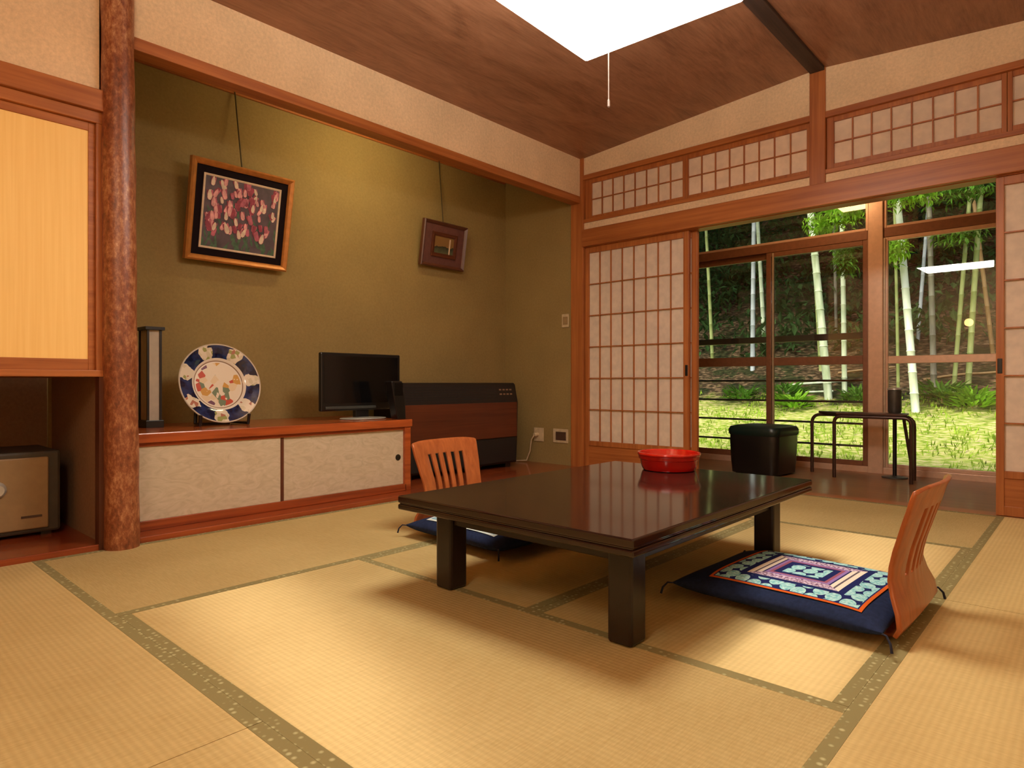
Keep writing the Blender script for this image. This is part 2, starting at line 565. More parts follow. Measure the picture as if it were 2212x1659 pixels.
# closet with niche
sbox('wall_closet_upper', -0.10, 0.0, -5.45, -3.35, 1.915, 2.56, m=m_wall)
sbox('trim_8', -0.06, 0.026, -5.45, -3.372, 1.832, 1.921, m=m_wy, bevel=0.003)
sbox('trim_9', -0.08, 0.006, -5.45, -3.378, 1.785, 1.832, m=m_wy, bevel=0.002)
sbox('trim_10', -0.08, 0.004, -3.412, -3.378, 0.752, 1.785, m=m_wz, bevel=0.002)
sbox('shelf_closet_trim', -0.83, 0.012, -5.45, -3.378, 0.726, 0.754, m=m_wy, bevel=0.003)
r = struct('door_4', (0, -4.0, 0.754))
obj('frame', B((-0.045, -0.012, -3.436, -3.412, 0.754, 1.785), (-0.045, -0.012, -5.45, -3.436, 1.751, 1.785), (-0.045, -0.012, -5.45, -3.436, 0.754, 0.80)), m_wy, r, bevel=0.002)
obj('gold_panel', B((-0.04, -0.018, -5.45, -3.436, 0.80, 1.751)), m_gold, r)
sbox('wall_niche_back', -0.95, -0.85, -5.45, -3.37, -0.14, 2.56, m=m_niche)
sbox('wall_niche_side', -0.85, -0.03, -3.385, -3.37, -0.05, 0.728, m=m_niche)
sbox('floor_niche', -0.85, 0.0, -5.45, -3.385, -0.05, 0.024, m=m_floor_wood, bevel=0.003)
sbox('pillar_niche', -0.05, 0.006, -3.402, -3.372, 0.0, 0.726, m=m_dz)
sbox('pillar_strip', -0.05, 0.0, -3.40, -3.36, 1.9, 2.54, m=m_dz)
# other walls, behind the viewpoint
sbox('wall_right', 3.62, 3.74, -5.45, 0.10, -0.14, 2.62, m=m_wall)
sbox('wall_rear', -0.95, 3.74, -5.57, -5.45, -0.14, 2.75, m=m_wall)
# round log pillar
bm = bmesh.new()
prof = []
for k in range(26):
    z = -0.05 + k * 2.57 / 25
    prof.append((0.066 - 0.005 * k / 25 + 0.0016 * math.sin(k * 1.7), z))
lathe(bm, prof, 40, (0.012, -3.318, 0))
for v in bm.verts:
    v.co.y -= 0.020 * max(0, v.co.z) / 2.5
    v.co += Vector((noise.noise(v.co * 9), noise.noise(v.co * 9 + Vector((5, 0, 0))), 0)) * 0.003
obj('pillar_log', bm, m_bark, smooth=True, kind='structure')

# ------------------------------------------------------------------ veranda
sbox('floor_veranda', -0.9, 3.62, 0.12, 1.47, -0.10, -0.001, m=m_engawa)
sbox('ceiling_veranda', -0.9, 3.74, 0.09, 1.75, 2.42, 2.48, m=m_ceil)
sbox('wall_veranda_left', -1.0, -0.9, 0.05, 1.55, -0.2, 2.45, m=m_olive)
sbox('wall_veranda_right', 3.62, 3.74, 0.05, 1.55, -0.2, 2.45, m=m_wall)
sbox('roof_eave', -1.2, 3.9, 1.5, 2.35, 2.46, 2.52, m=m_beam)
def win(name, x0, x1, z0, z1, rails=(), stiles=(), y0=1.405, y1=1.435, fw=0.05, m=m_sash):
    r = struct(name, ((x0 + x1) / 2, y0, z0))
    fr = [(x0, x0 + fw, y0, y1, z0, z1), (x1 - fw, x1, y0, y1, z0, z1), (x0 + fw, x1 - fw, y0, y1, z0, z0 + fw), (x0 + fw, x1 - fw, y0, y1, z1 - fw, z1)]
    for a, b in rails:
        fr.append((x0 + fw, x1 - fw, y0, y1, a, b))
    obj('sash_frame', B(*fr), m, r, bevel=0.003)
    zs = [z0 + fw] + [v for a, b in rails for v in (a, b)] + [z1 - fw]
    for a, b in zip(zs[::2], zs[1::2]):
        obj('glass_pane', B((x0 + fw - 0.003, x1 - fw + 0.003, (y0 + y1) / 2 - 0.0005, (y0 + y1) / 2 + 0.0005, a - 0.003, b + 0.003)), m_glass, r)
    return r
sbox('trim_11', -0.9, 3.62, 1.395, 1.475, -0.1, 0.045, m=m_sash, bevel=0.003)            # sill
sbox('trim_12', -0.9, 1.752, 1.40, 1.46, 1.828, 1.90, m=m_sashd, bevel=0.004)
sbox('trim_13', 1.865, 3.62, 1.40, 1.46, 1.828, 1.90, m=m_sashd, bevel=0.004)
sbox('trim_14', -0.9, 3.62, 1.40, 1.46, 2.34, 2.43, m=m_sash)
sbox('pillar_window', 1.755, 1.862, 1.385, 1.475, -0.05, 2.42, m=m_sash, bevel=0.006)
win('window_5', 1.862, 2.80, 0.045, 1.828, rails=((0.85, 0.908),), fw=0.03)
win('window_6', 2.80, 3.62, 0.045, 1.828, rails=((0.85, 0.908),), fw=0.03)
win('window_7', 0.955, 1.755, 0.045, 1.828, rails=((0.85, 0.918),), fw=0.04, m=m_sashd)
win('window_8', -0.1, 1.008, 0.045, 1.828, rails=((0.85, 0.93),), fw=0.05, y0=1.437, y1=1.465, m=m_sashd)
win('window_9', -0.9, -0.1, 0.045, 1.828, rails=((0.85, 0.93),), fw=0.05)
win('window_10', 1.862, 3.62, 1.90, 2.34, fw=0.02)
win('window_11', -0.9, 1.755, 1.90, 2.34, fw=0.02)
sbox('trim_15', 1.010, 1.022, 1.397, 1.404, 0.05, 1.82, m=m_alu)
sbox('trim_16', 1.864, 1.876, 1.393, 1.400, 0.05, 1.82, m=m_alu)

# ------------------------------------------------------------------ ceiling lamp
LX, LY, LZ = 1.80, -2.27, 2.10
t = thing('ceiling_lamp', 'large square white pendant lamp hanging below the wooden ceiling', 'ceiling lamp', (LX, LY, LZ), math.radians(2))
hs = 0.348
obj('diffuser', B((-hs, hs, -hs, hs, 0.0, 0.085)), m_lamp, t, bevel=0.012, local=True)
obj('lamp_frame', B((-0.2, 0.2, -0.2, 0.2, 0.085, 0.12)), m_wx, t, bevel=0.003, local=True)
bm = bmesh.new()
tube(bm, [(0, 0, 0.12), (0, 0, 0.4805)], 0.012)
obj('hanging_rod', bm, m_black, t, local=True)
bm = bmesh.new()
tube(bm, [(-0.225, hs - 0.012, 0.002), (-0.225, hs - 0.012, -0.20)], 0.0028, 8)
pc = obj('pull_cord', bm, m_brownp, t, local=True)
bm = bmesh.new()
lathe(bm, [(0.003, -0.235), (0.006, -0.23), (0.006, -0.205), (0.003, -0.2)], 12, (-0.225, hs - 0.012, 0))
obj('cord_knob', bm, m_brownp, pc, local=True)

t = thing('fill_pendant', 'round white paper pendant lamp added as unseen fill behind the viewpoint', 'ceiling lamp', (2.62, -4.75, 2.0))  # invented fill lamp, out of view, brightens the near side of the room
bm = bmesh.new()
prof = []
for k in range(25):
    a = -PI / 2 + PI * k / 24
    prof.append((max(0.05, 0.235 * math.cos(a)) * (1 + 0.012 * math.cos(k * PI)), 0.205 * math.sin(a)))
lathe(bm, prof, 40)
obj('fill_globe', bm, m_fill_pendant, t, smooth=True, local=True)
bm = bmesh.new()
tube(bm, [(0, 0, 0.20), (0, 0, zc(2.62) - 2.0)], 0.006)
obj('hanging_cord', bm, m_black, t, local=True)

# ------------------------------------------------------------------ low table
TX0, TX1, TY0, TY1, TZ = 1.346, 2.264, -2.886, -1.563, 0.32
t = thing('low_table', 'large low black-brown lacquered table on square legs', 'table', ((TX0 + TX1) / 2, (TY0 + TY1) / 2, 0))
obj('tabletop', B((TX0, TX1, TY0, TY1, TZ - 0.024, TZ), (TX0 + 0.004, TX1 - 0.004, TY0 + 0.004, TY1 - 0.004, TZ - 0.03, TZ - 0.02), (TX0, TX1, TY0, TY1, TZ - 0.046, TZ - 0.028)), m_lacq, t, bevel=0.009, seg=4)
lx0, lx1, ly0, ly1, ls = 1.414, 2.192, -2.776, -1.70, 0.077
obj('apron', B((lx0 + ls, lx1 - ls, ly0 + 0.014, ly0 + 0.036, TZ - 0.10, TZ - 0.044), (lx0 + ls, lx1 - ls, ly1 - 0.036, ly1 - 0.014, TZ - 0.10, TZ - 0.044),
              (lx0 + 0.014, lx0 + 0.036, ly0 + ls, ly1 - ls, TZ - 0.10, TZ - 0.044), (lx1 - 0.036, lx1 - 0.014, ly0 + ls, ly1 - ls, TZ - 0.10, TZ - 0.044)), m_lacq2, t, bevel=0.003)
for a in (lx0, lx1 - ls):
    for b in (ly0, ly1 - ls):
        obj('leg', B((a, a + ls, b, b + ls, 0.0008, TZ - 0.044)), m_lacq2, t, bevel=0.009, seg=2)

# bowl
bx, by = 1.70, -1.675
t = thing('sweets_bowl', 'round red lacquer bowl standing near the far end of the low table', 'bowl', (bx, by, TZ))
bm = bmesh.new()
lathe(bm, [(0.0, 0.0), (0.104, 0.0), (0.112, 0.003), (0.116, 0.010), (0.120, 0.022), (0.1235, 0.038), (0.1255, 0.047), (0.130, 0.050), (0.132, 0.062), (0.133, 0.073), (0.130, 0.076),
           (0.126, 0.074), (0.121, 0.050), (0.116, 0.03), (0.104, 0.014), (0.0, 0.010)], 64, close=False)
obj('bowl_body', bm, m_red, t, smooth=True, local=True)
bm = bmesh.new()
lathe(bm, [(0.1335, 0.064), (0.1362, 0.068), (0.1362, 0.074), (0.1335, 0.078), (0.129, 0.078), (0.127, 0.072)], 64, close=False)
obj('rim', bm, m_red, t, smooth=True, local=True)

# ------------------------------------------------------------------ legless chairs
def make_zaisu(label, loc, rz, bendk=0.024):
    t = thing('legless_chair', label, 'floor chair', loc, rz, 'legless chairs at the low table')
    prof = [(-0.002, 0.026, .226), (0.010, 0.05, .232), (0.004, 0.085, .224), (-0.012, 0.125, .205), (-0.022, 0.165, .192), (-0.020, 0.20, .188), (-0.010, 0.245, .192),
            (0.004, 0.29, .200), (0.016, 0.33, .206), (0.026, 0.36, .210), (0.034, 0.39, .213), (0.042, 0.412, .214), (0.050, 0.427, .208)]
    cols = [-1, -.92, -.75, -.56, -.44, -.31, -.19, -.06, .06, .19, .31, .44, .56, .75, .92, 1]
    slot = {3, 5, 7, 9, 11}
    bm = bmesh.new()
    G = [[bm.verts.new((x + bendk * (1 - c * c) * min(1, z / 0.2), c * w, z - (0.012 * abs(c) ** 6 if i == len(prof) - 1 else 0))) for c in cols] for i, (x, z, w) in enumerate(prof)]
    for i in range(len(prof) - 1):
        for j in range(len(cols) - 1):
            if j in slot and 4 <= i < 9:
                continue
            bm.faces.new((G[i][j], G[i][j + 1], G[i + 1][j + 1], G[i + 1][j]))
    o = obj('backrest', bm, m_zaisu, t, smooth=True, local=True, label='slatted bent plywood backrest')
    s = o.modifiers.new('solid', 'SOLIDIFY'); s.thickness = 0.012; s.offset = 0
    b = o.modifiers.new('bevel', 'BEVEL'); b.width = 0.003; b.segments = 2; b.limit_method = 'ANGLE'; b.angle_limit = 0.9
    bm = bmesh.new()
    pts = [(-0.36, 0.012), (-0.06, 0.012), (-0.028, 0.013), (-0.008, 0.020), (0.003, 0.034)]
    G = [[bm.verts.new((x, y, z)) for y in (-min(.205, .17 + 2 * max(0, z - .012)), 0, min(.205, .17 + 2 * max(0, z - .012)))] for x, z in pts]
    for A, Bq in zip(G, G[1:]):
        for k in range(2):
            bm.faces.new((A[k], A[k + 1], Bq[k + 1], Bq[k]))
    o = obj('seat', bm, m_zaisu, t, smooth=True, local=True)
    s = o.modifiers.new('solid', 'SOLIDIFY'); s.thickness = 0.011; s.offset = 0
    return t
make_zaisu('legless bent plywood chair seen from behind, back towards the bright mat', (2.706, -2.075, 0), math.radians(-1))
make_zaisu('legless bent plywood chair with five slots in its back facing the table', (0.775, -2.12, 0), PI + math.radians(2))

def pattern_mat():
    t = NT('woven_patch')
    tc = t.n('ShaderNodeTexCoord')
    sp = t.n('ShaderNodeSeparateXYZ')
    t.l(tc.outputs['Object'], sp.inputs[0])
    ax = t.math('DIVIDE', t.math('ABSOLUTE', sp.outputs[0]), 0.222)
    ay = t.math('DIVIDE', t.math('ABSOLUTE', sp.outputs[1]), 0.222)
    d = t.math('MAXIMUM', ax, ay)
    navy, teal, cream, pur, org = (32, 40, 92), (128, 196, 196), (236, 224, 204), (128, 84, 140), (206, 96, 34)
    ring = t.ramp(d, [(0, navy), (0.30, navy), (0.345, (156, 92, 110)), (0.39, (150, 120, 180)), (0.43, navy), (0.455, cream), (0.515, (96, 88, 96)), (0.54, cream), (0.61, navy), (0.955, org)], 'CONSTANT')
    v = t.n('ShaderNodeTexVoronoi', i_Scale=1.0, voronoi_dimensions='2D')
    v.inputs['Randomness'].default_value = 0.18
    t.l(t.coords((24, 17, 20), rot=(0, 0, 0.30)), v.inputs['Vector'])
    leaf = t.math('LESS_THAN', v.outputs['Distance'], 0.49)
    inring = t.math('MULTIPLY', t.math('GREATER_THAN', d, 0.70), t.math('LESS_THAN', d, 0.94))
    incen = t.math('LESS_THAN', d, 0.26)
    f = t.math('MULTIPLY', leaf, t.math('ADD', inring, incen))
    wv = t.n('ShaderNodeTexNoise', i_Scale=120.0, i_Detail=2.0)
    t.l(t.coords(), wv.inputs['Vector'])
    tealv = t.ramp(wv.outputs['Fac'], [(0.35, (120, 190, 196)), (0.65, (190, 228, 222))])
    # stripes towards the short sides only; the long sides carry dotted purple bands
    side = t.math('GREATER_THAN', ay, ax)
    dots = t.ramp(wv.outputs['Fac'], [(0.42, (120, 80, 110)), (0.56, (214, 196, 214))])
    band = t.math('MULTIPLY', side, t.math('MULTIPLY', t.math('GREATER_THAN', d, 0.44), t.math('LESS_THAN', d, 0.61)))
    c1 = t.mix(band, ring, dots)
    col = t.mix(f, c1, tealv)
    return t.finish(col, 0.9, 0.1, bump=wv.outputs['Fac'], bump_s=0.15, bump_d=0.003)
m_patch = pattern_mat()
def pattern_pale():
    t = NT('woven_patch_pale')
    tc = t.n('ShaderNodeTexCoord')
    sp = t.n('ShaderNodeSeparateXYZ')
    t.l(tc.outputs['Object'], sp.inputs[0])
    d = t.math('DIVIDE', t.math('MAXIMUM', t.math('ABSOLUTE', sp.outputs[0]), t.math('ABSOLUTE', sp.outputs[1])), 0.222)
    pale, blue, teal = (206, 216, 208), (96, 150, 176), (156, 190, 200)
    col = t.ramp(d, [(0, teal), (0.3, pale), (0.46, blue), (0.50, pale), (0.62, blue), (0.65, pale), (0.80, teal), (0.9, blue), (0.93, pale)], 'CONSTANT')
    return t.finish(col, 0.9, 0.1)
m_patch2 = pattern_pale()

def make_cushion(label, loc, rz, a=0.305, b=0.268, off=(0.02, 0.0), pm=None, plab='square patch of teal leaves and striped bands, edged orange'):
    t = thing('floor_cushion', label, 'cushion', loc, rz, 'blue floor cushions')
    def top(x, y):
        u, v = min(1, abs(x) / a), min(1, abs(y) / b)
        return 0.038 + 0.044 * (1 - u ** 4.4) ** 0.6 * (1 - v ** 4.4) ** 0.6
    bm = bmesh.new()
    N = 28
    us = [math.sin(PI / 2 * (2 * i / N - 1)) for i in range(N + 1)]
    T, Bt = [], []
    for i in range(N + 1):
        rt, rb = [], []
        for j in range(N + 1):
            u, v = us[i], us[j]
            x = a * u * (1 - 0.035 * (1 - v * v))
            y = b * v * (1 - 0.035 * (1 - u * u))
            edge = i in (0, N) or j in (0, N)
            zt = top(a * u, b * v)
            tv = bm.verts.new((x, y, zt))
            rt.append(tv)
            rb.append(tv if edge else bm.verts.new((x, y, 0.034 - 0.034 * (1 - u ** 6) ** 0.5 * (1 - v ** 6) ** 0.5)))
        T.append(rt)
        Bt.append(rb)
    for i in range(N):
        for j in range(N):
            bm.faces.new((T[i][j], T[i + 1][j], T[i + 1][j + 1], T[i][j + 1]))
            bm.faces.new((Bt[i][j], Bt[i][j + 1], Bt[i + 1][j + 1], Bt[i + 1][j]))
    obj('cover', bm, m_navy, t, smooth=True, local=True)
    bm = bmesh.new()
    M = 24
    G = [[bm.verts.new((-0.222 + 0.444 * i / M, -0.222 + 0.444 * j / M, top(off[0] - 0.222 + 0.444 * i / M, -0.222 + 0.444 * j / M) + 0.0018)) for j in range(M + 1)] for i in range(M + 1)]
    for i in range(M):
        for j in range(M):
            bm.faces.new((G[i][j], G[i + 1][j], G[i + 1][j + 1], G[i][j + 1]))
    o = obj('woven_patch', bm, pm or m_patch, t, smooth=True, local=True, label=plab)
    o.location = (off[0], off[1], 0)
    for sx in (-1, 1):
        for sy in (-1, 1):
            bm = bmesh.new()
            tube(bm, [(sx * (a - 0.008), sy * (b - 0.008), 0.034), (sx * (a + 0.012), sy * (b + 0.01), 0.036), (sx * (a + 0.024), sy * (b + 0.02), 0.02), (sx * (a + 0.028), sy * (b + 0.024), 0.0)], 0.0022, 6, 0.004)
            obj('tassel', bm, m_tassel, t, local=True)
    return t
make_cushion('navy floor cushion with its whole patterned top showing, on the near chair', (2.395, -2.09, 0.019), math.radians(-2.5))
make_cushion('navy floor cushion half hidden under the table at the slotted chair', (1.085, -2.14, 0.019), PI + math.radians(-3), off=(-0.01, 0.0), pm=m_patch2, plab='square pale blue patch with thin lines')

# ------------------------------------------------------------------ alcove cabinet and what stands on it
CF = -0.13
t = thing('low_cabinet', 'long low alcove cabinet with pale sliding doors and red-brown top', 'cabinet', (-0.45, -2.45, 0.024))
cy0, cy1 = -3.285, -1.635
obj('cabinet_top', B((-0.83, CF + 0.012, cy0, cy1, 0.426, 0.471)), m_cab_top, t, bevel=0.004)
obj('side_panel', B((-0.83, CF, cy1 - 0.05, cy1 - 0.004, 0.024, 0.426)), m_cab_top, t, bevel=0.003)
obj('bottom_rail', B((-0.83, CF, cy0, cy1 - 0.04, 0.024, 0.068)), m_floor_wood, t, bevel=0.003)
obj('top_rail', B((-0.2, CF - 0.006, cy0, cy1 - 0.04, 0.408, 0.426)), m_floor_wood, t)
obj('back_panel', B((-0.826, -0.81, cy0, cy1 - 0.04, 0.068, 0.426)), m_floor_wood, t)
d1 = obj('sliding_door', B((CF - 0.034, CF - 0.020, -2.50, cy1 - 0.041, 0.068, 0.408)), m_cabpaper, t)
bm = bmesh.new()
lathe(bm, [(0.0, 0.003), (0.012, 0.003), (0.018, 0.004), (0.020, 0.0), (0.020, -0.002)], 24, (CF - 0.02, -1.725, 0.235), Matrix.Rotation(PI / 2, 3, 'Y'))
obj('finger_pull', bm, m_black, d1, smooth=True, label='round dark finger pull')
obj('door_edge', B((CF - 0.036, CF - 0.014, -2.518, -2.494, 0.068, 0.408)), m_dz, d1)
obj('sliding_door', B((CF - 0.018 - 0.012, CF - 0.012, cy0, -2.515, 0.068, 0.408)), m_cabpaper, t)

# paper lantern
t = thing('paper_lantern', 'tall slim paper lantern in a black frame beside the log pillar', 'lantern', (-0.5625, -3.0135, 0.471))
x0, x1, y0, y1 = -0.625, -0.50, -3.05, -2.98
for a in (x0, x1 - 0.010):
    for b in (y0, y1 - 0.010):
        obj('post', B((a, a + 0.010, b, b + 0.010, 0.505, 0.975)), m_blackw, t)
obj('base', B((x0 - 0.008, x1 + 0.008, y0 - 0.008, y1 + 0.008, 0.471, 0.508)), m_blackw, t, bevel=0.002)
obj('cap', B((x0 - 0.012, x1 + 0.012, y0 - 0.012, y1 + 0.012, 0.973, 0.990)), m_blackw, t, bevel=0.002)
p0 = B((x0 + 0.008, x1 - 0.008, y0 + 0.007, y0 + 0.008, 0.508, 0.973), (x0 + 0.008, x1 - 0.008, y1 - 0.008, y1 - 0.007, 0.508, 0.973), (x0 + 0.007, x0 + 0.008, y0 + 0.008, y1 - 0.008, 0.508, 0.973), (x1 - 0.008, x1 - 0.007, y0 + 0.008, y1 - 0.008, 0.508, 0.973))
obj('paper_shade', p0, m_lpaper, t)

# plate on stand
def plate_mat():
    t = NT('imari_glaze')
    tc = t.n('ShaderNodeTexCoord')
    sp = t.n('ShaderNodeSeparateXYZ')
    t.l(tc.outputs['Object'], sp.inputs[0])
    y, z = sp.outputs[0], sp.outputs[1]
    r = t.math('SQRT', t.math('ADD', t.math('MULTIPLY', y, y), t.math('MULTIPLY', z, z)))
    ang = t.math('ARCTAN2', z, y)
    navy, cream = (22, 30, 66), (226, 208, 184)
    lob = t.math('SINE', t.math('ADD', t.math('MULTIPLY', ang, 7.0), 0.7))
    rr = t.math('SUBTRACT', 1.0, t.math('POWER', t.math('DIVIDE', t.math('ABSOLUTE', t.math('SUBTRACT', r, 0.182)), 0.038), 2.0))
    nz0 = t.n('ShaderNodeTexNoise', i_Scale=22.0, i_Detail=2.0)
    t.l(tc.outputs['Object'], nz0.inputs['Vector'])
    med = t.math('GREATER_THAN', t.math('ADD', t.math('MULTIPLY', lob, 0.7), t.math('ADD', t.math('MULTIPLY', rr, 0.42), t.math('MULTIPLY', t.math('SUBTRACT', nz0.outputs['Fac'], 0.5), 1.7))), 0.52)
    v = t.n('ShaderNodeTexVoronoi', i_Scale=44.0)
    t.l(tc.outputs['Object'], v.inputs['Vector'])
    sepc = t.n('ShaderNodeSeparateColor')
    t.l(v.outputs['Color'], sepc.inputs[0])
    medc = t.ramp(sepc.outputs[0], [(0.0, (220, 204, 180)), (0.62, (206, 190, 160)), (0.78, (170, 110, 90)), (0.88, (150, 150, 90))], 'CONSTANT')
    navyv = t.ramp(nz0.outputs['Fac'], [(0.4, (16, 22, 50)), (0.6, (34, 50, 92))])
    rim = t.mix(med, navyv, medc)
    v2 = t.n('ShaderNodeTexVoronoi', i_Scale=30.0)
    t.l(tc.outputs['Object'], v2.inputs['Vector'])
    sc2 = t.n('ShaderNodeSeparateColor')
    t.l(v2.outputs['Color'], sc2.inputs[0])
    cen = t.ramp(sc2.outputs[1], [(0.0, cream), (0.52, (222, 196, 160)), (0.64, (190, 84, 66)), (0.74, (202, 150, 80)), (0.82, (120, 84, 100)), (0.9, (120, 130, 104))], 'CONSTANT')
    spot = t.math('GREATER_THAN', nz0.outputs['Fac'], 0.38)
    cen = t.mix(spot, cream, cen)
    zone = t.ramp(r, [(0, (0, 0, 0)), (0.117, (255, 255, 255))], 'CONSTANT')
    base = t.mix(t.math('GREATER_THAN', r, 0.143), cen, rim)
    line = t.math('MULTIPLY', t.math('GREATER_THAN', r, 0.122), t.math('LESS_THAN', r, 0.146))
    line2 = t.math('MULTIPLY', t.math('GREATER_THAN', r, 0.129), t.math('LESS_THAN', r, 0.134))
    base = t.mix(line, base, (226, 212, 194))
    base = t.mix(line2, base, (150, 120, 96))
    edge = t.math('GREATER_THAN', r, 0.214)
    base = t.mix(edge, base, (196, 180, 160))
    return t.finish(base, 0.12, 0.5, coat=0.5)
m_plate = plate_mat()
t = thing('display_plate', 'large round blue and white decorated plate propped on the cabinet', 'plate', (-0.47, -2.70, 0.471))
tilt = math.radians(14)
# disc local: axis z towards the viewer side (+x), leaning back
Rm = Matrix(((0, 0, 1), (1, 0, 0), (0, 1, 0)))
bm = bmesh.new()
lathe(bm, [(0, 0.0), (0.130, 0.0), (0.138, 0.006), (0.146, 0.013), (0.185, 0.024), (0.220, 0.036), (0.222, 0.033), (0.185, 0.017), (0.148, 0.003), (0.12, -0.006), (0.0, -0.006)], 72, close=False)
pl = obj('plate_disc', bm, m_plate, t, smooth=True, local=True, label='navy rim with pale flower panels around a flowered centre')
pl.matrix_local = Matrix.Translation((0.0, 0.0, 0.222)) @ Matrix.Rotation(-tilt, 4, 'Y') @ Rm.to_4x4()
for s in (-1, 1):
    bm = bmesh.new()
    tube(bm, [(0.085, s * 0.13, 0.06), (0.075, s * 0.13, 0.009), (-0.06, s * 0.10, 0.009), (-0.105, s * 0.075, 0.26)], 0.009, 8)
    obj('stand_arm', bm, m_blackw, t, local=True, label='black easel arm')
obj('stand_bar', B((-0.065, -0.053, -0.085, 0.085, 0.0, 0.012)), m_blackw, t, local=True)

# television
t = thing('television', 'small black flat television on the alcove cabinet', 'television', (-0.40, -1.83, 0.471))
ty0, ty1 = -2.125, -1.525
obj('housing', B((-0.415, -0.385, ty0, ty1, 0.527, 0.888)), m_black, t, bevel=0.008)
obj('screen', B((-0.386, -0.3835, ty0 + 0.022, ty1 - 0.022, 0.575, 0.868)), m_screen, t)
obj('speaker_bar', B((-0.386, -0.379, ty0 + 0.03, ty1 - 0.2, 0.538, 0.556)), m_grey, t, bevel=0.003)
obj('neck', B((-0.43, -0.395, -1.87, -1.77, 0.478, 0.53)), m_black, t, bevel=0.004)
bm = bmesh.new()
lathe(bm, [(0, 0), (0.15, 0.0), (0.16, 0.004), (0.155, 0.009), (0.0, 0.014)], 48, close=False)
for v in bm.verts:
    v.co = Vector((-0.385 + v.co.x * 0.72, -1.82 + v.co.y, 0.471 + v.co.z))
obj('stand_base', bm, m_cap, t, smooth=True, label='oval stand base coloured pale for a lamp highlight')  # pale metal colour stands in for the lamp highlight on the base

# black box beside the television
t = thing('receiver_box', 'small upright black box standing on the cabinet end beside the television', 'box', (-0.38, -1.45, 0.471))
bm = bmesh.new()
prism(bm, [(-1.710, 0.471), (-1.645, 0.471), (-1.645, 0.471), (-1.655, 0.60), (-1.675, 0.70), (-1.745, 0.70), (-1.742, 0.60)][0:2] + [(-1.652, 0.60), (-1.675, 0.712), (-1.76, 0.712), (-1.74, 0.60)], 'x', -0.24, -0.17)
o = obj('box_body', bm, m_black, t, bevel=0.006)
obj('front_panel', B((-0.1705, -0.1685, -1.735, -1.672, 0.62, 0.70)), m_screen, t)

# fan heater / convector
t = thing('convector_heater', 'dark wood-panelled heater standing in the alcove corner', 'heater', (-0.55, -0.87, 0.024))
hy0, hy1 = -1.50, -0.325
bm = bmesh.new()
prism(bm, [(-0.72, 0.06), (-0.41, 0.06), (-0.398, 0.28), (-0.392, 0.545), (-0.425, 0.69), (-0.44, 0.702), (-0.72, 0.702)], 'y', hy0, hy1)
obj('casing', bm, m_heatd, t, bevel=0.004)
obj('wood_panel', B((-0.40, -0.384, hy0 + 0.012, hy1 - 0.02, 0.272, 0.548)), m_heat, t, bevel=0.003, label='brown wood front panel')
obj('lower_grille', B((-0.405, -0.395, hy0 + 0.02, hy1 - 0.02, 0.075, 0.262)), m_grille, t, bevel=0.002)
slats = []
bm = bmesh.new()
for k in range(6):
    z = 0.572 + k * 0.018
    x = -0.3965 - (z - 0.545) * 0.228
    box(bm, x - 0.004, x + 0.004, hy0 + 0.04, hy1 - 0.24, z, z + 0.009)
obj('air_grille', bm, m_grille, t)
bm = bmesh.new()
for k in range(2):
    for j in range(4):
        z = 0.60 + k * 0.035
        x = -0.3975 - (z - 0.545) * 0.228
        box(bm, x - 0.003, x + 0.004, hy1 - 0.20 + j * 0.04, hy1 - 0.175 + j * 0.04, z, z + 0.018)
obj('control_panel', bm, plain('control_buttons', (128, 100, 78), rough=0.5), t)
for b in (hy0 + 0.05, hy1 - 0.11):
    obj('foot', B((-0.70, -0.43, b, b + 0.06, 0.024, 0.062)), m_black, t)

# ------------------------------------------------------------------ pictures
def frame_bm(y0, y1, z0, z1, w, d, x=0.0):
    """mitred moulding ring around the opening, lying in the y-z plane, front towards +x"""
    bm = bmesh.new()
    prof = [(0, 0), (0, d * 0.8), (w * 0.3, d), (w * 0.75, d * 0.72), (w, d * 0.5), (w, 0)]
    rings = []
    for o, h in prof:
        rings.append([bm.verts.new((x + h, a, b)) for a, b in ((y0 + o, z0 + o), (y1 - o, z0 + o), (y1 - o, z1 - o), (y0 + o, z1 - o))])
    for A, Bq in zip(rings, rings[1:]):
        for k in range(4):
            j = (k + 1) % 4
            bm.faces.new((A[k], A[j], Bq[j], Bq[k]))
    for k in range(4):
        j = (k + 1) % 4
        bm.faces.new((rings[0][j], rings[0][k], rings[-1][k], rings[-1][j]))
    return bm

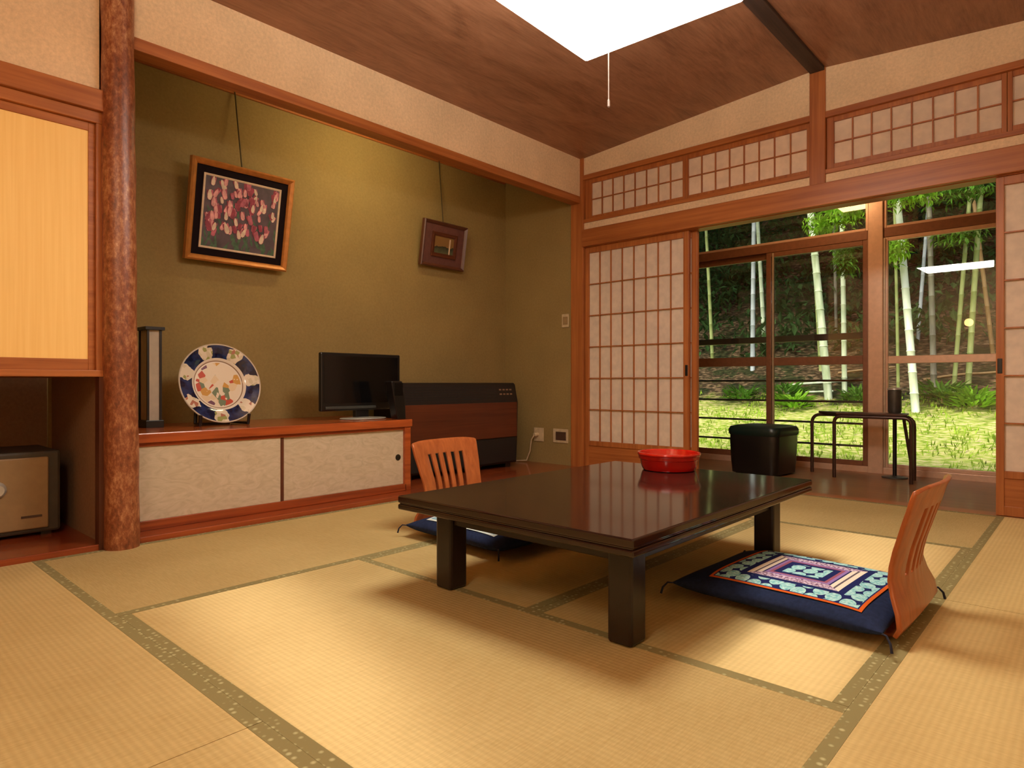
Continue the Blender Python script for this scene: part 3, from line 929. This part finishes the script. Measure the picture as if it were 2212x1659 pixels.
def tulips(w, h):
    bm = bmesh.new()
    def quad(c, ang, a, b, mi, x):
        pts = []
        for k in range(10):
            tt = 2 * PI * k / 10
            u, v = a * math.cos(tt), b * math.sin(tt)
            u *= (1 - 0.35 * math.sin(tt))
            yy = c[0] + u * math.cos(ang) - v * math.sin(ang)
            zz = c[1] + u * math.sin(ang) + v * math.cos(ang)
            pts.append((x, max(-w / 2, min(w / 2, yy)), max(-h / 2, min(h / 2, zz))))
        f = bm.faces.new([bm.verts.new(p) for p in pts])
        f.material_index = mi
    v = [bm.verts.new(p) for p in ((0, -w / 2, -h / 2), (0, w / 2, -h / 2), (0, w / 2, h / 2), (0, -w / 2, h / 2))]
    bm.faces.new(v).material_index = 0
    rnd = random.Random(11)
    x = 0.0003
    for k in range(60):      # leaves
        c = (rnd.uniform(-w / 2, w / 2), -h / 2 + abs(rnd.gauss(0, 0.25)) * h)
        quad(c, rnd.uniform(-0.7, 0.7), 0.006, rnd.uniform(0.02, 0.045), 1, x)
        x += 0.00001
    for k in range(95):
        c = (rnd.uniform(-w * 0.46, w * 0.46), rnd.uniform(-h * 0.30, h * 0.46))
        a0 = rnd.uniform(-0.45, 0.45)
        s = rnd.uniform(0.85, 1.45)
        for da, mi in ((-0.38, 2), (0.38, 3), (0.0, rnd.choice((2, 3, 4, 4, 5)))):
            quad((c[0] - 0.006 * s * math.sin(a0 + da), c[1] + 0.006 * s * math.cos(a0 + da)), a0 + da, 0.0095 * s, 0.023 * s, mi, x)
            x += 0.00001
    return bm
m_pt = [plain('paint_ground', (80, 64, 70), rough=0.6, var=0.2, scale=12), plain('paint_leaf', (66, 92, 66), rough=0.6, var=0.2), plain('paint_rose', (170, 86, 100), rough=0.6, var=0.15),
        plain('paint_crimson', (138, 50, 66), rough=0.6, var=0.15), plain('paint_pink', (212, 148, 144), rough=0.6, var=0.12), plain('paint_cream', (212, 186, 162), rough=0.6, var=0.1)]

def picture(name, label, base, w, h, lean):
    t = thing(name, label, 'picture', base, 0, 'pictures hanging in the alcove')
    t.rotation_euler = (0, lean, 0)
    return t
P1w, P1h = 0.623, 0.575
l1 = math.atan2(0.11, 0.562)
t1 = picture('framed_picture', 'gilt framed painting of pink tulips with a black mount in the alcove', (-0.80, -2.4535, 1.42), P1w, P1h, l1)
obj('frame', frame_bm(-P1w / 2, P1w / 2, 0, P1h, 0.034, 0.045), m_gframe, t1, local=True, label='gilded moulded frame')
obj('mount', B((0.004, 0.016, -P1w / 2 + 0.03, P1w / 2 - 0.03, 0.03, P1h - 0.03)), m_mat1, t1, local=True, label='black mount')
iw, ih = P1w - 0.175, P1h - 0.175
obj('fillet', frame_bm(-iw / 2 - 0.012, iw / 2 + 0.012, 0.0875 - 0.012, P1h - 0.0875 + 0.012, 0.012, 0.006, 0.016), m_fillet, t1, local=True)
o = obj('painting', tulips(iw, ih), m_pt, t1, local=True, label='painting of crowded pink and cream tulips')
o.location = (0.019, 0, P1h / 2)
obj('backing', B((0.0, 0.004, -P1w / 2 + 0.02, P1w / 2 - 0.02, 0.02, P1h - 0.02)), m_bframe, t1, local=True)

P2w, P2h = 0.456, 0.354
l2 = math.atan2(0.055, 0.35)
t2 = picture('framed_picture', 'small dark brown framed picture with a plum mount near the alcove corner', (-0.80, -0.799, 1.62), P2w, P2h, l2)
obj('frame', frame_bm(-P2w / 2, P2w / 2, 0, P2h, 0.026, 0.035), m_bframe, t2, local=True)
obj('mount', B((0.004, 0.014, -P2w / 2 + 0.022, P2w / 2 - 0.022, 0.022, P2h - 0.022)), m_mat2, t2, local=True, label='plum coloured mount')
bm = bmesh.new()
obj('inner_frame', frame_bm(-0.13, 0.13, 0.082, P2h - 0.082, 0.03, 0.012, 0.014), m_heat, t2, local=True)
def small_paint():
    t = NT('small_landscape')
    tc = t.n('ShaderNodeTexCoord')
    sp = t.n('ShaderNodeSeparateXYZ')
    t.l(tc.outputs['Object'], sp.inputs[0])
    nz = t.n('ShaderNodeTexNoise', i_Scale=26.0, i_Detail=4.0)
    t.l(tc.outputs['Object'], nz.inputs['Vector'])
    f = t.math('ADD', t.math('MULTIPLY', sp.outputs[2], 5.0), t.math('MULTIPLY', nz.outputs['Fac'], 0.35))
    col = t.ramp(f, [(0.55, (86, 60, 34)), (0.75, (84, 84, 58)), (1.0, (44, 46, 34)), (1.15, (120, 90, 54)), (1.3, (126, 92, 52))])
    return t.finish(col, 0.12, 0.5)
obj('painting', B((0.014, 0.0165, -0.10, 0.10, 0.112, P2h - 0.112)), small_paint(), t2, local=True, label='small glazed landscape')
obj('backing', B((0.0, 0.004, -P2w / 2 + 0.01, P2w / 2 - 0.01, 0.01, P2h - 0.01)), m_bframe, t2, local=True)
obj('painted_glint', B((0.016, 0.0185, 0.052, 0.064, 0.112, P2h - 0.122)), m_fillet, t2, local=True, label='pale strip painted as a glass reflection along the inner edge')  # cream bar stands in for a bright reflection in the picture glass
for (px, py, zb, lab) in ((-0.705, -2.4535, 1.965, 'thin wire holding the tulip painting'), (-0.755, -0.80, 1.955, 'thin wire holding the small brown picture')):
    bm = bmesh.new()
    tube(bm, [(-0.816, py, 2.485), (px - 0.01, py, zb)], 0.0042, 8)
    tag(obj('picture_wire', bm, m_wire), lab, 'wire', 'picture wires')

# ------------------------------------------------------------------ wall plates
def plate(name, label, cat, x, z, w, h, m, y=-0.0, inner=None):
    t = thing(name, label, cat, (x, y, z))
    obj('cover_plate', B((x - w / 2, x + w / 2, y - 0.008, y, z - h / 2, z + h / 2)), m, t, bevel=0.003)
    if inner:
        obj('insert', B((x - w * 0.3, x + w * 0.38, y - 0.012, y - 0.007, z - h * 0.3, z + h * 0.3)), inner, t, bevel=0.001)
    return t
plate('wall_socket', 'ivory wall outlet with a dark brown insert beside the corner post', 'outlet', -0.205, 0.262, 0.155, 0.115, m_ivory, inner=m_brownp)
tv = plate('cable_socket', 'pale wall outlet with a plugged-in white cable next to the heater', 'outlet', -0.44, 0.262, 0.105, 0.115, m_ivory)
bm = bmesh.new()
lathe(bm, [(0, 0), (0.02, 0), (0.02, 0.03), (0.012, 0.04), (0, 0.04)], 20, (-0.455, -0.008, 0.262), Matrix.Rotation(PI / 2, 3, 'X'))
obj('plug', bm, m_ivory, tv, smooth=True)
bm = bmesh.new()
tube(bm, [(-0.455, -0.045, 0.262), (-0.475, -0.06, 0.22), (-0.50, -0.05, 0.12), (-0.53, -0.06, 0.04), (-0.62, -0.10, 0.032)], 0.005, 8)
obj('cable', bm, m_ivory, tv, smooth=True)
plate('light_switch', 'small beige light switch on the olive wall beside the corner post', 'switch', -0.155, 1.213, 0.07, 0.11, m_ivory, inner=m_safe)

# ------------------------------------------------------------------ safe in the niche
t = thing('room_safe', 'beige metal safe standing in the dark niche under the closet', 'safe', (-0.54, -3.70, 0.024))
obj('body', B((-0.74, -0.365, -3.98, -3.452, 0.04, 0.40)), m_safed, t, bevel=0.012)
obj('door', B((-0.366, -0.352, -3.96, -3.50, 0.062, 0.375)), m_safe, t, bevel=0.006, label='beige front door')
bm = bmesh.new()
lathe(bm, [(0, 0.026), (0.024, 0.026), (0.032, 0.018), (0.036, 0.0), (0, 0.0)], 28, (-0.352, -3.685, 0.245), Matrix.Rotation(PI / 2, 3, 'Y'))
obj('dial', bm, m_cap, t, smooth=True, label='round pale dial')
obj('name_strip', B((-0.352, -0.3495, -3.60, -3.525, 0.112, 0.122)), m_brownp, t)
for b in (-3.94, -3.52):
    obj('foot', B((-0.70, -0.40, b, b + 0.04, 0.024, 0.045)), m_black, t)

# ------------------------------------------------------------------ veranda furniture
t = thing('veranda_stool', 'black square stool with a dark green rounded top on the veranda', 'stool', (1.165, 0.80, 0))
def rsq(a, z, r=0.07, n=5):
    out = []
    for cx, cy, s in ((a - r, a - r, 0), (-a + r, a - r, 1), (-a + r, -a + r, 2), (a - r, -a + r, 3)):
        for k in range(n + 1):
            an = PI / 2 * (s + k / n)
            out.append((cx + r * math.cos(an), cy + r * math.sin(an), z))
    return out
def loft(secs):
    bm = bmesh.new()
    R = [[bm.verts.new(p) for p in s] for s in secs]
    for A, Bq in zip(R, R[1:]):
        n = len(A)
        for k in range(n):
            j = (k + 1) % n
            bm.faces.new((A[k], A[j], Bq[j], Bq[k]))
    bm.faces.new(list(reversed(R[0])))
    bm.faces.new(R[-1])
    return bm
t.rotation_euler = (0, 0, math.radians(-6))
obj('body', loft([rsq(0.182, 0.012, 0.05), rsq(0.19, 0.10, 0.055), rsq(0.198, 0.26, 0.06), rsq(0.196, 0.30, 0.06)]), m_black, t, smooth=True, local=True)
obj('padded_top', loft([rsq(0.198, 0.30, 0.06), rsq(0.206, 0.315, 0.065), rsq(0.206, 0.345, 0.065), rsq(0.196, 0.366, 0.065), rsq(0.16, 0.376, 0.06), rsq(0.08, 0.378, 0.04)]), m_green, t, smooth=True, local=True, label='dark green padded top')
for sx in (-1, 1):
    for sy in (-1, 1):
        obj('foot', B((sx * 0.13 - 0.02, sx * 0.13 + 0.02, sy * 0.13 - 0.02, sy * 0.13 + 0.02, 0.0, 0.014)), m_black, t, local=True)

t = thing('veranda_table', 'brown tubular steel side table standing by the veranda window', 'side table', (1.77, 1.02, 0))
bm = bmesh.new()
tube(bm, rounded([(1.418, 1.14, 0.0), (1.418, 1.14, 0.455), (2.116, 1.14, 0.455), (2.116, 1.14, 0.0)], 0.07), 0.0125, 10)
obj('leg_frame', bm, m_tubem, t, smooth=True)
bm = bmesh.new()
tube(bm, rounded([(1.640, 0.93, 0.0), (1.640, 0.93, 0.455), (2.135, 0.93, 0.455), (2.135, 0.93, 0.0)], 0.05), 0.0125, 10)
obj('leg_frame', bm, m_tubem, t, smooth=True)
bm = bmesh.new()
pts = [(1.46, 1.155), (2.08, 1.155), (2.115, 0.915), (1.655, 0.915)]
prism(bm, pts, 'z', 0.466, 0.482)
obj('table_top', bm, m_tubem, t, bevel=0.004)
for a, b in (((2.05, 1.13, 0.455), (2.108, 1.13, 0.05)),):
    bm = bmesh.new()
    tube(bm, [a, b], 0.011, 8)
    obj('brace', bm, m_tubem, t, smooth=True)

t = thing('standing_ashtray', 'slim dark standing ashtray on a pole in front of the window', 'ashtray', (1.98, 1.20, 0))
bm = bmesh.new()
lathe(bm, [(0, 0), (0.085, 0), (0.085, 0.008), (0.03, 0.016), (0.0, 0.016)], 32, close=False)
obj('foot_disc', bm, m_steel, t, smooth=True, local=True)
bm = bmesh.new()
tube(bm, [(0, 0, 0.012), (0, 0, 0.47)], 0.014, 12)
obj('pole', bm, m_blackw, t, smooth=True, local=True)
bm = bmesh.new()
lathe(bm, [(0, 0.455), (0.03, 0.46), (0.045, 0.49), (0.046, 0.645), (0.04, 0.65), (0, 0.65)], 28, close=False)
obj('bucket', bm, m_steel, t, smooth=True, local=True)
bm = bmesh.new()
lathe(bm, [(0, 0.668), (0.03, 0.667), (0.049, 0.66), (0.05, 0.65), (0.0, 0.648)], 28, close=False)
obj('lid', bm, m_cap, t, smooth=True, local=True, label='pale metal lid')

# veranda ceiling lamp, alcove tube, globe by the entrance
t = thing('veranda_lamp', 'warm box lamp on the veranda ceiling, seen only as a glow in the glass', 'lamp', (1.47, 0.74, 2.27))
obj('shade', B((1.35, 1.59, 0.62, 0.86, 2.27, 2.385)), m_box_lamp, t, bevel=0.01)
obj('mounting', B((1.40, 1.54, 0.67, 0.81, 2.385, 2.42)), m_wx, t)
t = thing('wall_lamp', 'tube light hidden behind the alcove lintel above the television', 'lamp', (-0.14, -1.65, 2.25))
bm = bmesh.new()
tube(bm, [(-0.155, -1.95, 2.30), (-0.155, -1.35, 2.30)], 0.014, 12)
obj('light_tube', bm, m_tube, t, smooth=True)
obj('housing', B((-0.135, -0.10, -1.98, -1.32, 2.255, 2.35)), m_ivory, t)
t = thing('wall_lamp', 'small warm globe lamp by the entrance, reflected in the window glass', 'lamp', (1.60, -5.10, 1.64))
bm = bmesh.new()
bmesh.ops.create_uvsphere(bm, u_segments=24, v_segments=14, radius=0.06)
obj('globe', bm, m_globe, t, smooth=True, local=True)
bm = bmesh.new()
tube(bm, [(0, -0.05, 0), (0, -0.352, 0)], 0.012)
obj('wall_arm', bm, m_black, t, local=True)

# ------------------------------------------------------------------ garden
def gz(x, y):
    pts = [(-9, -.35), (3.5, -.35), (5, -.2), (6, 0), (7, .25), (8, .5), (9, 1.0), (10, 1.6), (12, 3.0), (16, 6.5), (24, 14.5), (30, 19)]
    b = pts[-1][1]
    for (a, p), (c, q) in zip(pts, pts[1:]):
        if a <= y <= c:
            b = p + (q - p) * (y - a) / (c - a)
            break
    return b + 0.05 * noise.noise(Vector((x * 1.3, y * 1.3, 0))) * min(1, max(0, (y - 3) / 3)) + 0.25 * noise.noise(Vector((x * .35, y * .35, 4))) * min(1, max(0, (y - 9) / 4))

def ground_mat():
    t = NT('garden_soil')
    tc = t.n('ShaderNodeTexCoord')
    sp = t.n('ShaderNodeSeparateXYZ')
    t.l(tc.outputs['Object'], sp.inputs[0])
    nz = t.n('ShaderNodeTexNoise', i_Scale=2.6, i_Detail=6.0, i_Roughness=0.7)
    t.l(t.coords(), nz.inputs['Vector'])
    n2 = t.n('ShaderNodeTexNoise', i_Scale=11.0, i_Detail=5.0)
    t.l(t.coords((1, 2.2, 1)), n2.inputs['Vector'])
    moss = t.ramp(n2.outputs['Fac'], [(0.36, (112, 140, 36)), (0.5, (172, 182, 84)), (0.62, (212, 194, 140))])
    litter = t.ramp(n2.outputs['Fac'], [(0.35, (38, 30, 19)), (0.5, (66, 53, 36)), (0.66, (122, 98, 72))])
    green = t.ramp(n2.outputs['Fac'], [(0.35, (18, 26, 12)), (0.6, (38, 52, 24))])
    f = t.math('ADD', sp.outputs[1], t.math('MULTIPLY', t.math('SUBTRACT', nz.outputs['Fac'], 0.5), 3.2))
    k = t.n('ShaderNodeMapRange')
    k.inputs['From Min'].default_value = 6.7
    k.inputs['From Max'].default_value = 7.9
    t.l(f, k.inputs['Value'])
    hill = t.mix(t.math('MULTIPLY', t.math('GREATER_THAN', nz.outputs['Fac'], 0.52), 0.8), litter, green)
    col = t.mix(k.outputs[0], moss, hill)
    return t.finish(col, 0.95, 0.1, bump=n2.outputs['Fac'], bump_s=0.5, bump_d=0.03)
bm = bmesh.new()
NX, NY = 64, 84
xs = [-16 + 30 * i / NX for i in range(NX + 1)]
ys = [1.55 + 27 * (j / NY) ** 1.25 for j in range(NY + 1)]
G = [[bm.verts.new((x, y, gz(x, y))) for y in ys] for x in xs]
for i in range(NX):
    for j in range(NY):
        bm.faces.new((G[i][j], G[i + 1][j], G[i + 1][j + 1], G[i][j + 1]))
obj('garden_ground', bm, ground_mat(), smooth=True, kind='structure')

def leafcol(name, c, var=0.25):
    t = NT(name)
    nz = t.n('ShaderNodeTexNoise', i_Scale=3.0, i_Detail=3.0)
    t.l(t.coords(), nz.inputs['Vector'])
    a = tuple(v * (1 - var) for v in c)
    b = tuple(min(255, v * (1 + var)) for v in c)
    col = t.ramp(nz.outputs['Fac'], [(0.35, a), (0.65, b)])
    d = t.n('ShaderNodeBsdfDiffuse')
    tl = t.n('ShaderNodeBsdfTranslucent')
    t.l(col, d.inputs['Color'])
    t.l(col, tl.inputs['Color'])
    mx = t.n('ShaderNodeMixShader')
    mx.inputs[0].default_value = 0.4
    t.l(d.outputs[0], mx.inputs[1])
    t.l(tl.outputs[0], mx.inputs[2])
    t.l(mx.outputs[0], t.out.inputs['Surface'])
    return t.m
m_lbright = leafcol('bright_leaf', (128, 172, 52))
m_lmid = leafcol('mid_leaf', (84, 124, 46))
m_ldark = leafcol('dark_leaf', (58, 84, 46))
m_grass = leafcol('grass_blade', (150, 178, 62))

def leaf(bm, p, d, n, L, W):
    d = d.normalized()
    s = d.cross(n)
    if s.length < 1e-4:
        s = d.cross(Vector((1, 0, 0)))
    s.normalize()
    nn = s.cross(d)
    a = bm.verts.new(p)
    b = bm.verts.new(p + d * L * 0.45 + s * W + nn * L * 0.04)
    c = bm.verts.new(p + d * L - nn * L * 0.12)
    e = bm.verts.new(p + d * L * 0.45 - s * W + nn * L * 0.04)
    bm.faces.new((a, b, c, e))

def cluster(bm, c, rad, n, rnd, L=0.16, W=0.018, droop=0.5):
    for k in range(n):
        p = Vector((rnd.gauss(0, 1), rnd.gauss(0, 1), rnd.gauss(0, 0.8))) * 0.5
        if p.length > 1.2:
            p.normalize()
        p = Vector(c) + Vector((p.x * rad[0], p.y * rad[1], p.z * rad[2]))
        d = Vector((rnd.uniform(-1, 1), rnd.uniform(-1, 1), rnd.uniform(-1, 0.3) - droop))
        leaf(bm, p, d, Vector((rnd.uniform(-.5, .5), rnd.uniform(-.5, .5), 1)), L * rnd.uniform(0.7, 1.3), W * rnd.uniform(0.8, 1.3))

def bamboo_mat(name, c1, c2):
    t = NT(name)
    nz = t.n('ShaderNodeTexNoise', i_Scale=1.0, i_Detail=4.0)
    t.l(t.coords((12, 12, 3)), nz.inputs['Vector'])
    col = t.ramp(nz.outputs['Fac'], [(0.35, c1), (0.65, c2)])
    return t.finish(col, 0.45, 0.3)
bm_pale = bamboo_mat('pale_bamboo', (176, 190, 150), (214, 222, 190))
bm_white = bamboo_mat('white_bamboo', (214, 222, 190), (240, 244, 222))
bm_green = bamboo_mat('green_bamboo', (128, 140, 78), (160, 168, 104))
bm_grey = bamboo_mat('grey_bamboo', (104, 100, 84), (134, 130, 110))
bm_brown = bamboo_mat('brown_bamboo', (136, 104, 60), (162, 128, 80))
bm_blue = bamboo_mat('bluish_bamboo', (150, 158, 158), (184, 190, 190))

def bamboo(label, x, y, lean, r, mat, top=6.5, leany=0.0, leaves=(), lm=None, seed=1, nl=170):
    z0 = gz(x, y) - 0.05
    t = thing('bamboo', label, 'bamboo', (x, y, z0 + 0.05), 0, 'bamboo on the slope')
    bm = bmesh.new()
    pts, seg = [], 0.32
    z = 0.0
    rnd = random.Random(seed)
    H = top - z0
    n = int(H / seg)
    P = []
    R = []
    for k in range(n + 1):
        zz = k * seg
        bend = 0.012 * (zz / H) ** 2 * H
        cx, cy = lean * zz + bend * (1 if lean >= 0 else -1), leany * zz
        rr = r * (1 - 0.35 * zz / H)
        for dz, kf in ((-0.012, 1.0), (0.0, 1.13), (0.012, 0.98)):
            if zz + dz < 0 and k == 0:
                continue
            P.append((cx, cy, zz + dz - 0.05))
            R.append(rr * kf)
    rings = []
    for p, rr in zip(P, R):
        rings.append([bm.verts.new((p[0] + rr * math.cos(2 * PI * k / 12), p[1] + rr * math.sin(2 * PI * k / 12), p[2])) for k in range(12)])
    for A, Bq in zip(rings, rings[1:]):
        for k in range(12):
            j = (k + 1) % 12
            bm.faces.new((A[k], A[j], Bq[j], Bq[k]))
    bm.faces.new(rings[-1])
    obj('culm', bm, mat, t, smooth=True, local=True)
    if leaves:
        bm = bmesh.new()
        for c, rad, n in leaves:
            cluster(bm, Vector(c) - t.location, rad, int(n * 2.2), rnd, 0.11, 0.017, 0.25)
        obj('foliage', bm, lm or m_lbright, t, local=True)
    return t
bamboo('bluish white bamboo nearest the slim window stile, upright and thin', -2.18, 8.93, 0.003, 0.048, bm_blue, 8, seed=1, leaves=[((-2.3, 8.8, 5.2), (0.9, .5, .7), 90)], lm=m_ldark)
bamboo('pale bamboo crossing behind the slim window stile, leaning a little', -2.19, 9.61, -0.051, 0.045, bm_pale, 8, seed=2)
bamboo('thick pale bamboo leaning away in the middle window pane', -0.36, 7.70, -0.085, 0.069, bm_pale, 7.5, seed=3, leaves=[((0.02, 7.0, 3.48), (.36, .3, .30), 260), ((-.30, 7.0, 3.30), (.22, .3, .22), 120)])
bamboo('mottled bamboo standing just behind the thick leaning one', -0.83, 8.89, -0.054, 0.052, bm_green, 8, seed=4, leaves=[((0.06, 7.2, 2.68), (.16, .2, .30), 130)], lm=m_lmid)
bamboo('thin grey bamboo between the leaning bamboo and the window post', -0.94, 10.2, -0.015, 0.031, bm_grey, 8, seed=5, leaves=[((-1.6, 10.0, 5.0), (1.0, .5, .8), 120)], lm=m_ldark)
bamboo('upright pale green bamboo close to the window post', -0.20, 8.04, -0.009, 0.045, bm_pale, 7.5, seed=6, leaves=[((-.25, 8.0, 3.0), (.12, .2, .25), 70)], lm=m_lmid)
bamboo('thickest and whitest bamboo, in the pane past the window post', 1.05, 7.07, -0.068, 0.058, bm_white, 7, seed=7, leaves=[((0.98, 6.6, 3.50), (.40, .3, .24), 260), ((0.84, 6.7, 2.72), (.20, .2, .24), 170)])
bamboo('thin pale bamboo close behind the whitest one', 0.67, 7.82, -0.013, 0.026, bm_green, 7.5, seed=8)
bamboo('leaning grey bamboo in the middle of the far pane', 1.11, 8.14, -0.018, 0.046, bm_grey, 7.5, seed=9, leaves=[((1.5, 7.8, 3.0), (.35, .25, .2), 100)], lm=m_lmid)
bamboo('slender yellow green bamboo tilting towards the far lattice door', 1.38, 8.08, 0.064, 0.034, bm_green, 7.5, seed=10, leaves=[((1.5, 7.5, 3.65), (.6, .3, .25), 200)], lm=m_lmid)
bamboo('stouter green bamboo right beside the slender tilting one', 1.56, 8.15, 0.048, 0.044, bm_green, 7.5, seed=11, leaves=[((1.85, 8.0, 3.9), (.5, .3, .3), 130)], lm=m_ldark)
bamboo('brown bamboo slanting across next to the far lattice door', 1.80, 9.12, -0.096, 0.034, bm_brown, 8, seed=12)
bamboo('thin bluish bamboo behind the grey one in the far pane', 0.59, 9.76, 0.063, 0.033, bm_blue, 8, seed=13, leaves=[((0.9, 9.6, 4.6), (.9, .4, .5), 130)], lm=m_ldark)
bamboo('thin olive bamboo deep in shade at the edge of the first pane', -3.14, 9.14, -0.046, 0.039, bm_green, 8, seed=14, leaves=[((-3.2, 9.0, 4.6), (1.0, .5, .6), 160)], lm=m_ldark)

# ferns and shrubs at the foot of the slope
def shrub(label, x, y, rad, n, mat, L=0.2, W=0.03, seed=1):
    t = thing('fern_clump', label, 'fern', (x, y, gz(x, y)), 0, 'ferns at the foot of the slope')
    bm = bmesh.new()
    rnd = random.Random(seed)
    for k in range(n):
        a = rnd.uniform(0, 2 * PI)
        e = rnd.uniform(0.15, 1.2)
        rr = rad * rnd.uniform(0.1, 0.9)
        p = Vector((math.cos(a) * rr, math.sin(a) * rr, rnd.uniform(0, rad * 0.7)))
        leaf(bm, p, Vector((math.cos(a) * math.cos(e), math.sin(a) * math.cos(e), math.sin(e) * 0.7)), Vector((0, 0, 1)), L * rnd.uniform(.7, 1.3), W)
    obj('fronds', bm, mat, t, local=True)
    bm = bmesh.new()
    tube(bm, [(0, 0, -0.03), (0, 0, rad * 0.5)], 0.012, 6, 0.004)
    obj('stem', bm, bm_brown, t, local=True)
for k, (lab, x, y, rad, n, mat) in enumerate([
    ('green fern behind the slim window stile', -1.05, 7.55, .34, 150, m_lmid),
    ('bright low fern beside the foot of the thick leaning bamboo', -0.75, 7.1, .26, 120, m_lbright),
    ('fern near the foot of the upright bamboo by the window post', 0.15, 7.5, .26, 110, m_lmid),
    ('lush fern just past the whitest bamboo', 1.30, 7.6, .34, 190, m_lmid),
    ('bright yellow green fern between the tilting bamboos', 1.72, 7.3, .30, 170, m_lbright),
    ('fern beside the far lattice door', 2.35, 7.7, .34, 190, m_lmid),
    ('pale fern in the first pane above the low railing bars', -1.75, 7.4, .28, 110, m_lmid),
]):
    shrub(lab, x, y, rad, n, mat, seed=20 + k)
# fallen poles
for k, (lab, a, b, r) in enumerate([
    ('bleached fallen pole lying behind the slim window stile', (-1.3, 8.3), (0.1, 8.45), .022),
    ('second fallen pole just below the bleached one', (-1.2, 8.02), (-0.4, 8.1), .018),
    ('short fallen branch on the slope near the window post', (-0.5, 8.75), (0.4, 8.9), .02),
    ('fallen stick behind the ferns in the far pane', (0.9, 8.5), (1.9, 8.75), .02),
]):
    bm = bmesh.new()
    pts = []
    for i in range(9):
        s = i / 8
        x, y = a[0] + (b[0] - a[0]) * s, a[1] + (b[1] - a[1]) * s
        pts.append((x, y, gz(x, y) + r * 0.6 + 0.02 * math.sin(s * PI)))
    tube(bm, pts, r, 8)
    tag(obj('fallen_pole', bm, bm_pale if k < 2 else bm_brown, smooth=True), lab, 'fallen pole', 'fallen poles on the slope')
# grass and undergrowth
rnd = random.Random(3)
bm = bmesh.new()
for k in range(5200):
    y = 3.4 + 4.6 * rnd.random()
    x = rnd.uniform(-3.2, 4.6)
    dens = noise.noise(Vector((x * 1.1, y * 1.6, 9)))
    if dens < -0.08:
        continue
    p = Vector((x, y, gz(x, y)))
    a = rnd.uniform(0, 2 * PI)
    leaf(bm, p, Vector((math.cos(a) * .7, math.sin(a) * .7, rnd.uniform(.5, 1.4))), Vector((math.cos(a), math.sin(a), -.3)), rnd.uniform(.05, .13), .009)
tag(obj('grass', bm, m_grass), 'short bright grass and moss on the garden floor', 'grass', kind='stuff')
bm = bmesh.new()
for k in range(1500):
    y = 9.3 + 12 * rnd.random()
    x = rnd.uniform(-11, 5.5)
    if noise.noise(Vector((x * .7, y * .7, 2))) < (0.2 if y < 10.3 else -0.5):
        continue
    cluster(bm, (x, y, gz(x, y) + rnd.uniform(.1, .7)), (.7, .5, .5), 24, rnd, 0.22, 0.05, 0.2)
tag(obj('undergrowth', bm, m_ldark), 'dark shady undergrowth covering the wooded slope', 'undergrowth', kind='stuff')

bm = bmesh.new()
for k in range(420):
    x, y = rnd.uniform(-12, 7), rnd.uniform(5.6, 13)
    cluster(bm, (x, y, 8.6 + 0.35 * (y - 4) * rnd.random() + rnd.uniform(-.5, .5)), (.8, .8, .4), 30, rnd, 0.5, 0.11, 0.2)
tag(obj('shade_canopy_foliage', bm, m_ldark), 'high leaf canopy added out of view to shade the wooded slope', 'canopy', kind='stuff')  # unseen leaf clusters added overhead to keep sun off the slope

# railing outside the window
t = thing('railing', 'dark horizontal-bar railing outside the first two window panes', 'railing', (0.4, 1.98, -0.3))
ry = 1.98
obj('handrail', B((-1.2, 1.66, ry - 0.03, ry + 0.03, 1.085, 1.142)), m_rail, t, bevel=0.004)
for z in (0.15, 0.345, 0.535, 0.722):
    bm = bmesh.new()
    tube(bm, [(-1.2, ry, z), (1.66, ry, z)], 0.0095, 8)
    obj('bar', bm, m_rail, t, smooth=True)
for x in (-1.19, 1.66):
    obj('post', B((x - 0.02, x + 0.02, ry - 0.02, ry + 0.02, -0.5, 1.085)), m_rail, t, bevel=0.002)

# ------------------------------------------------------------------ light, world, camera
w = bpy.data.worlds.new('sky')
S.world = w
w.use_nodes = True
nt = w.node_tree
bg = nt.nodes['Background']
sky = nt.nodes.new('ShaderNodeTexSky')
sky.sky_type = 'NISHITA'
sky.sun_disc = False
sky.sun_elevation = math.radians(52)
sky.sun_rotation = math.radians(180)
sky.air_density = 1.0
sky.dust_density = 4.0
nt.links.new(sky.outputs[0], bg.inputs[0])
bg.inputs[1].default_value = 0.22
sd = bpy.data.lights.new('sun', 'SUN')
sd.energy = 4.2
sd.angle = math.radians(25)
sd.color = (1.0, 0.95, 0.82)
so = bpy.data.objects.new('sun', sd)
COL.objects.link(so)
so.rotation_euler = (math.radians(38), math.radians(-12), 0)

cam = bpy.data.cameras.new('camera')
cam.sensor_width = 36.0
cam.lens = 1398.0 / 2212.0 * 36.0
cam.shift_y = -2.0 / 2212.0
cam.clip_start = 0.02
co = bpy.data.objects.new('camera', cam)
COL.objects.link(co)
co.location = (3.1020, -4.2445, 0.70)
co.rotation_euler = (PI / 2, 0, math.asin(0.672294))
S.camera = co
vs = S.view_settings
vs.view_transform = 'Standard'
vs.look = 'None'
vs.exposure = 0.0
vs.gamma = 1.0
vs.use_curve_mapping = False
S.cycles.max_bounces = 10
S.cycles.diffuse_bounces = 6
S.cycles.glossy_bounces = 4
S.cycles.transparent_max_bounces = 12
S.cycles.use_denoising = True
S.cycles.sample_clamp_indirect = 6.0
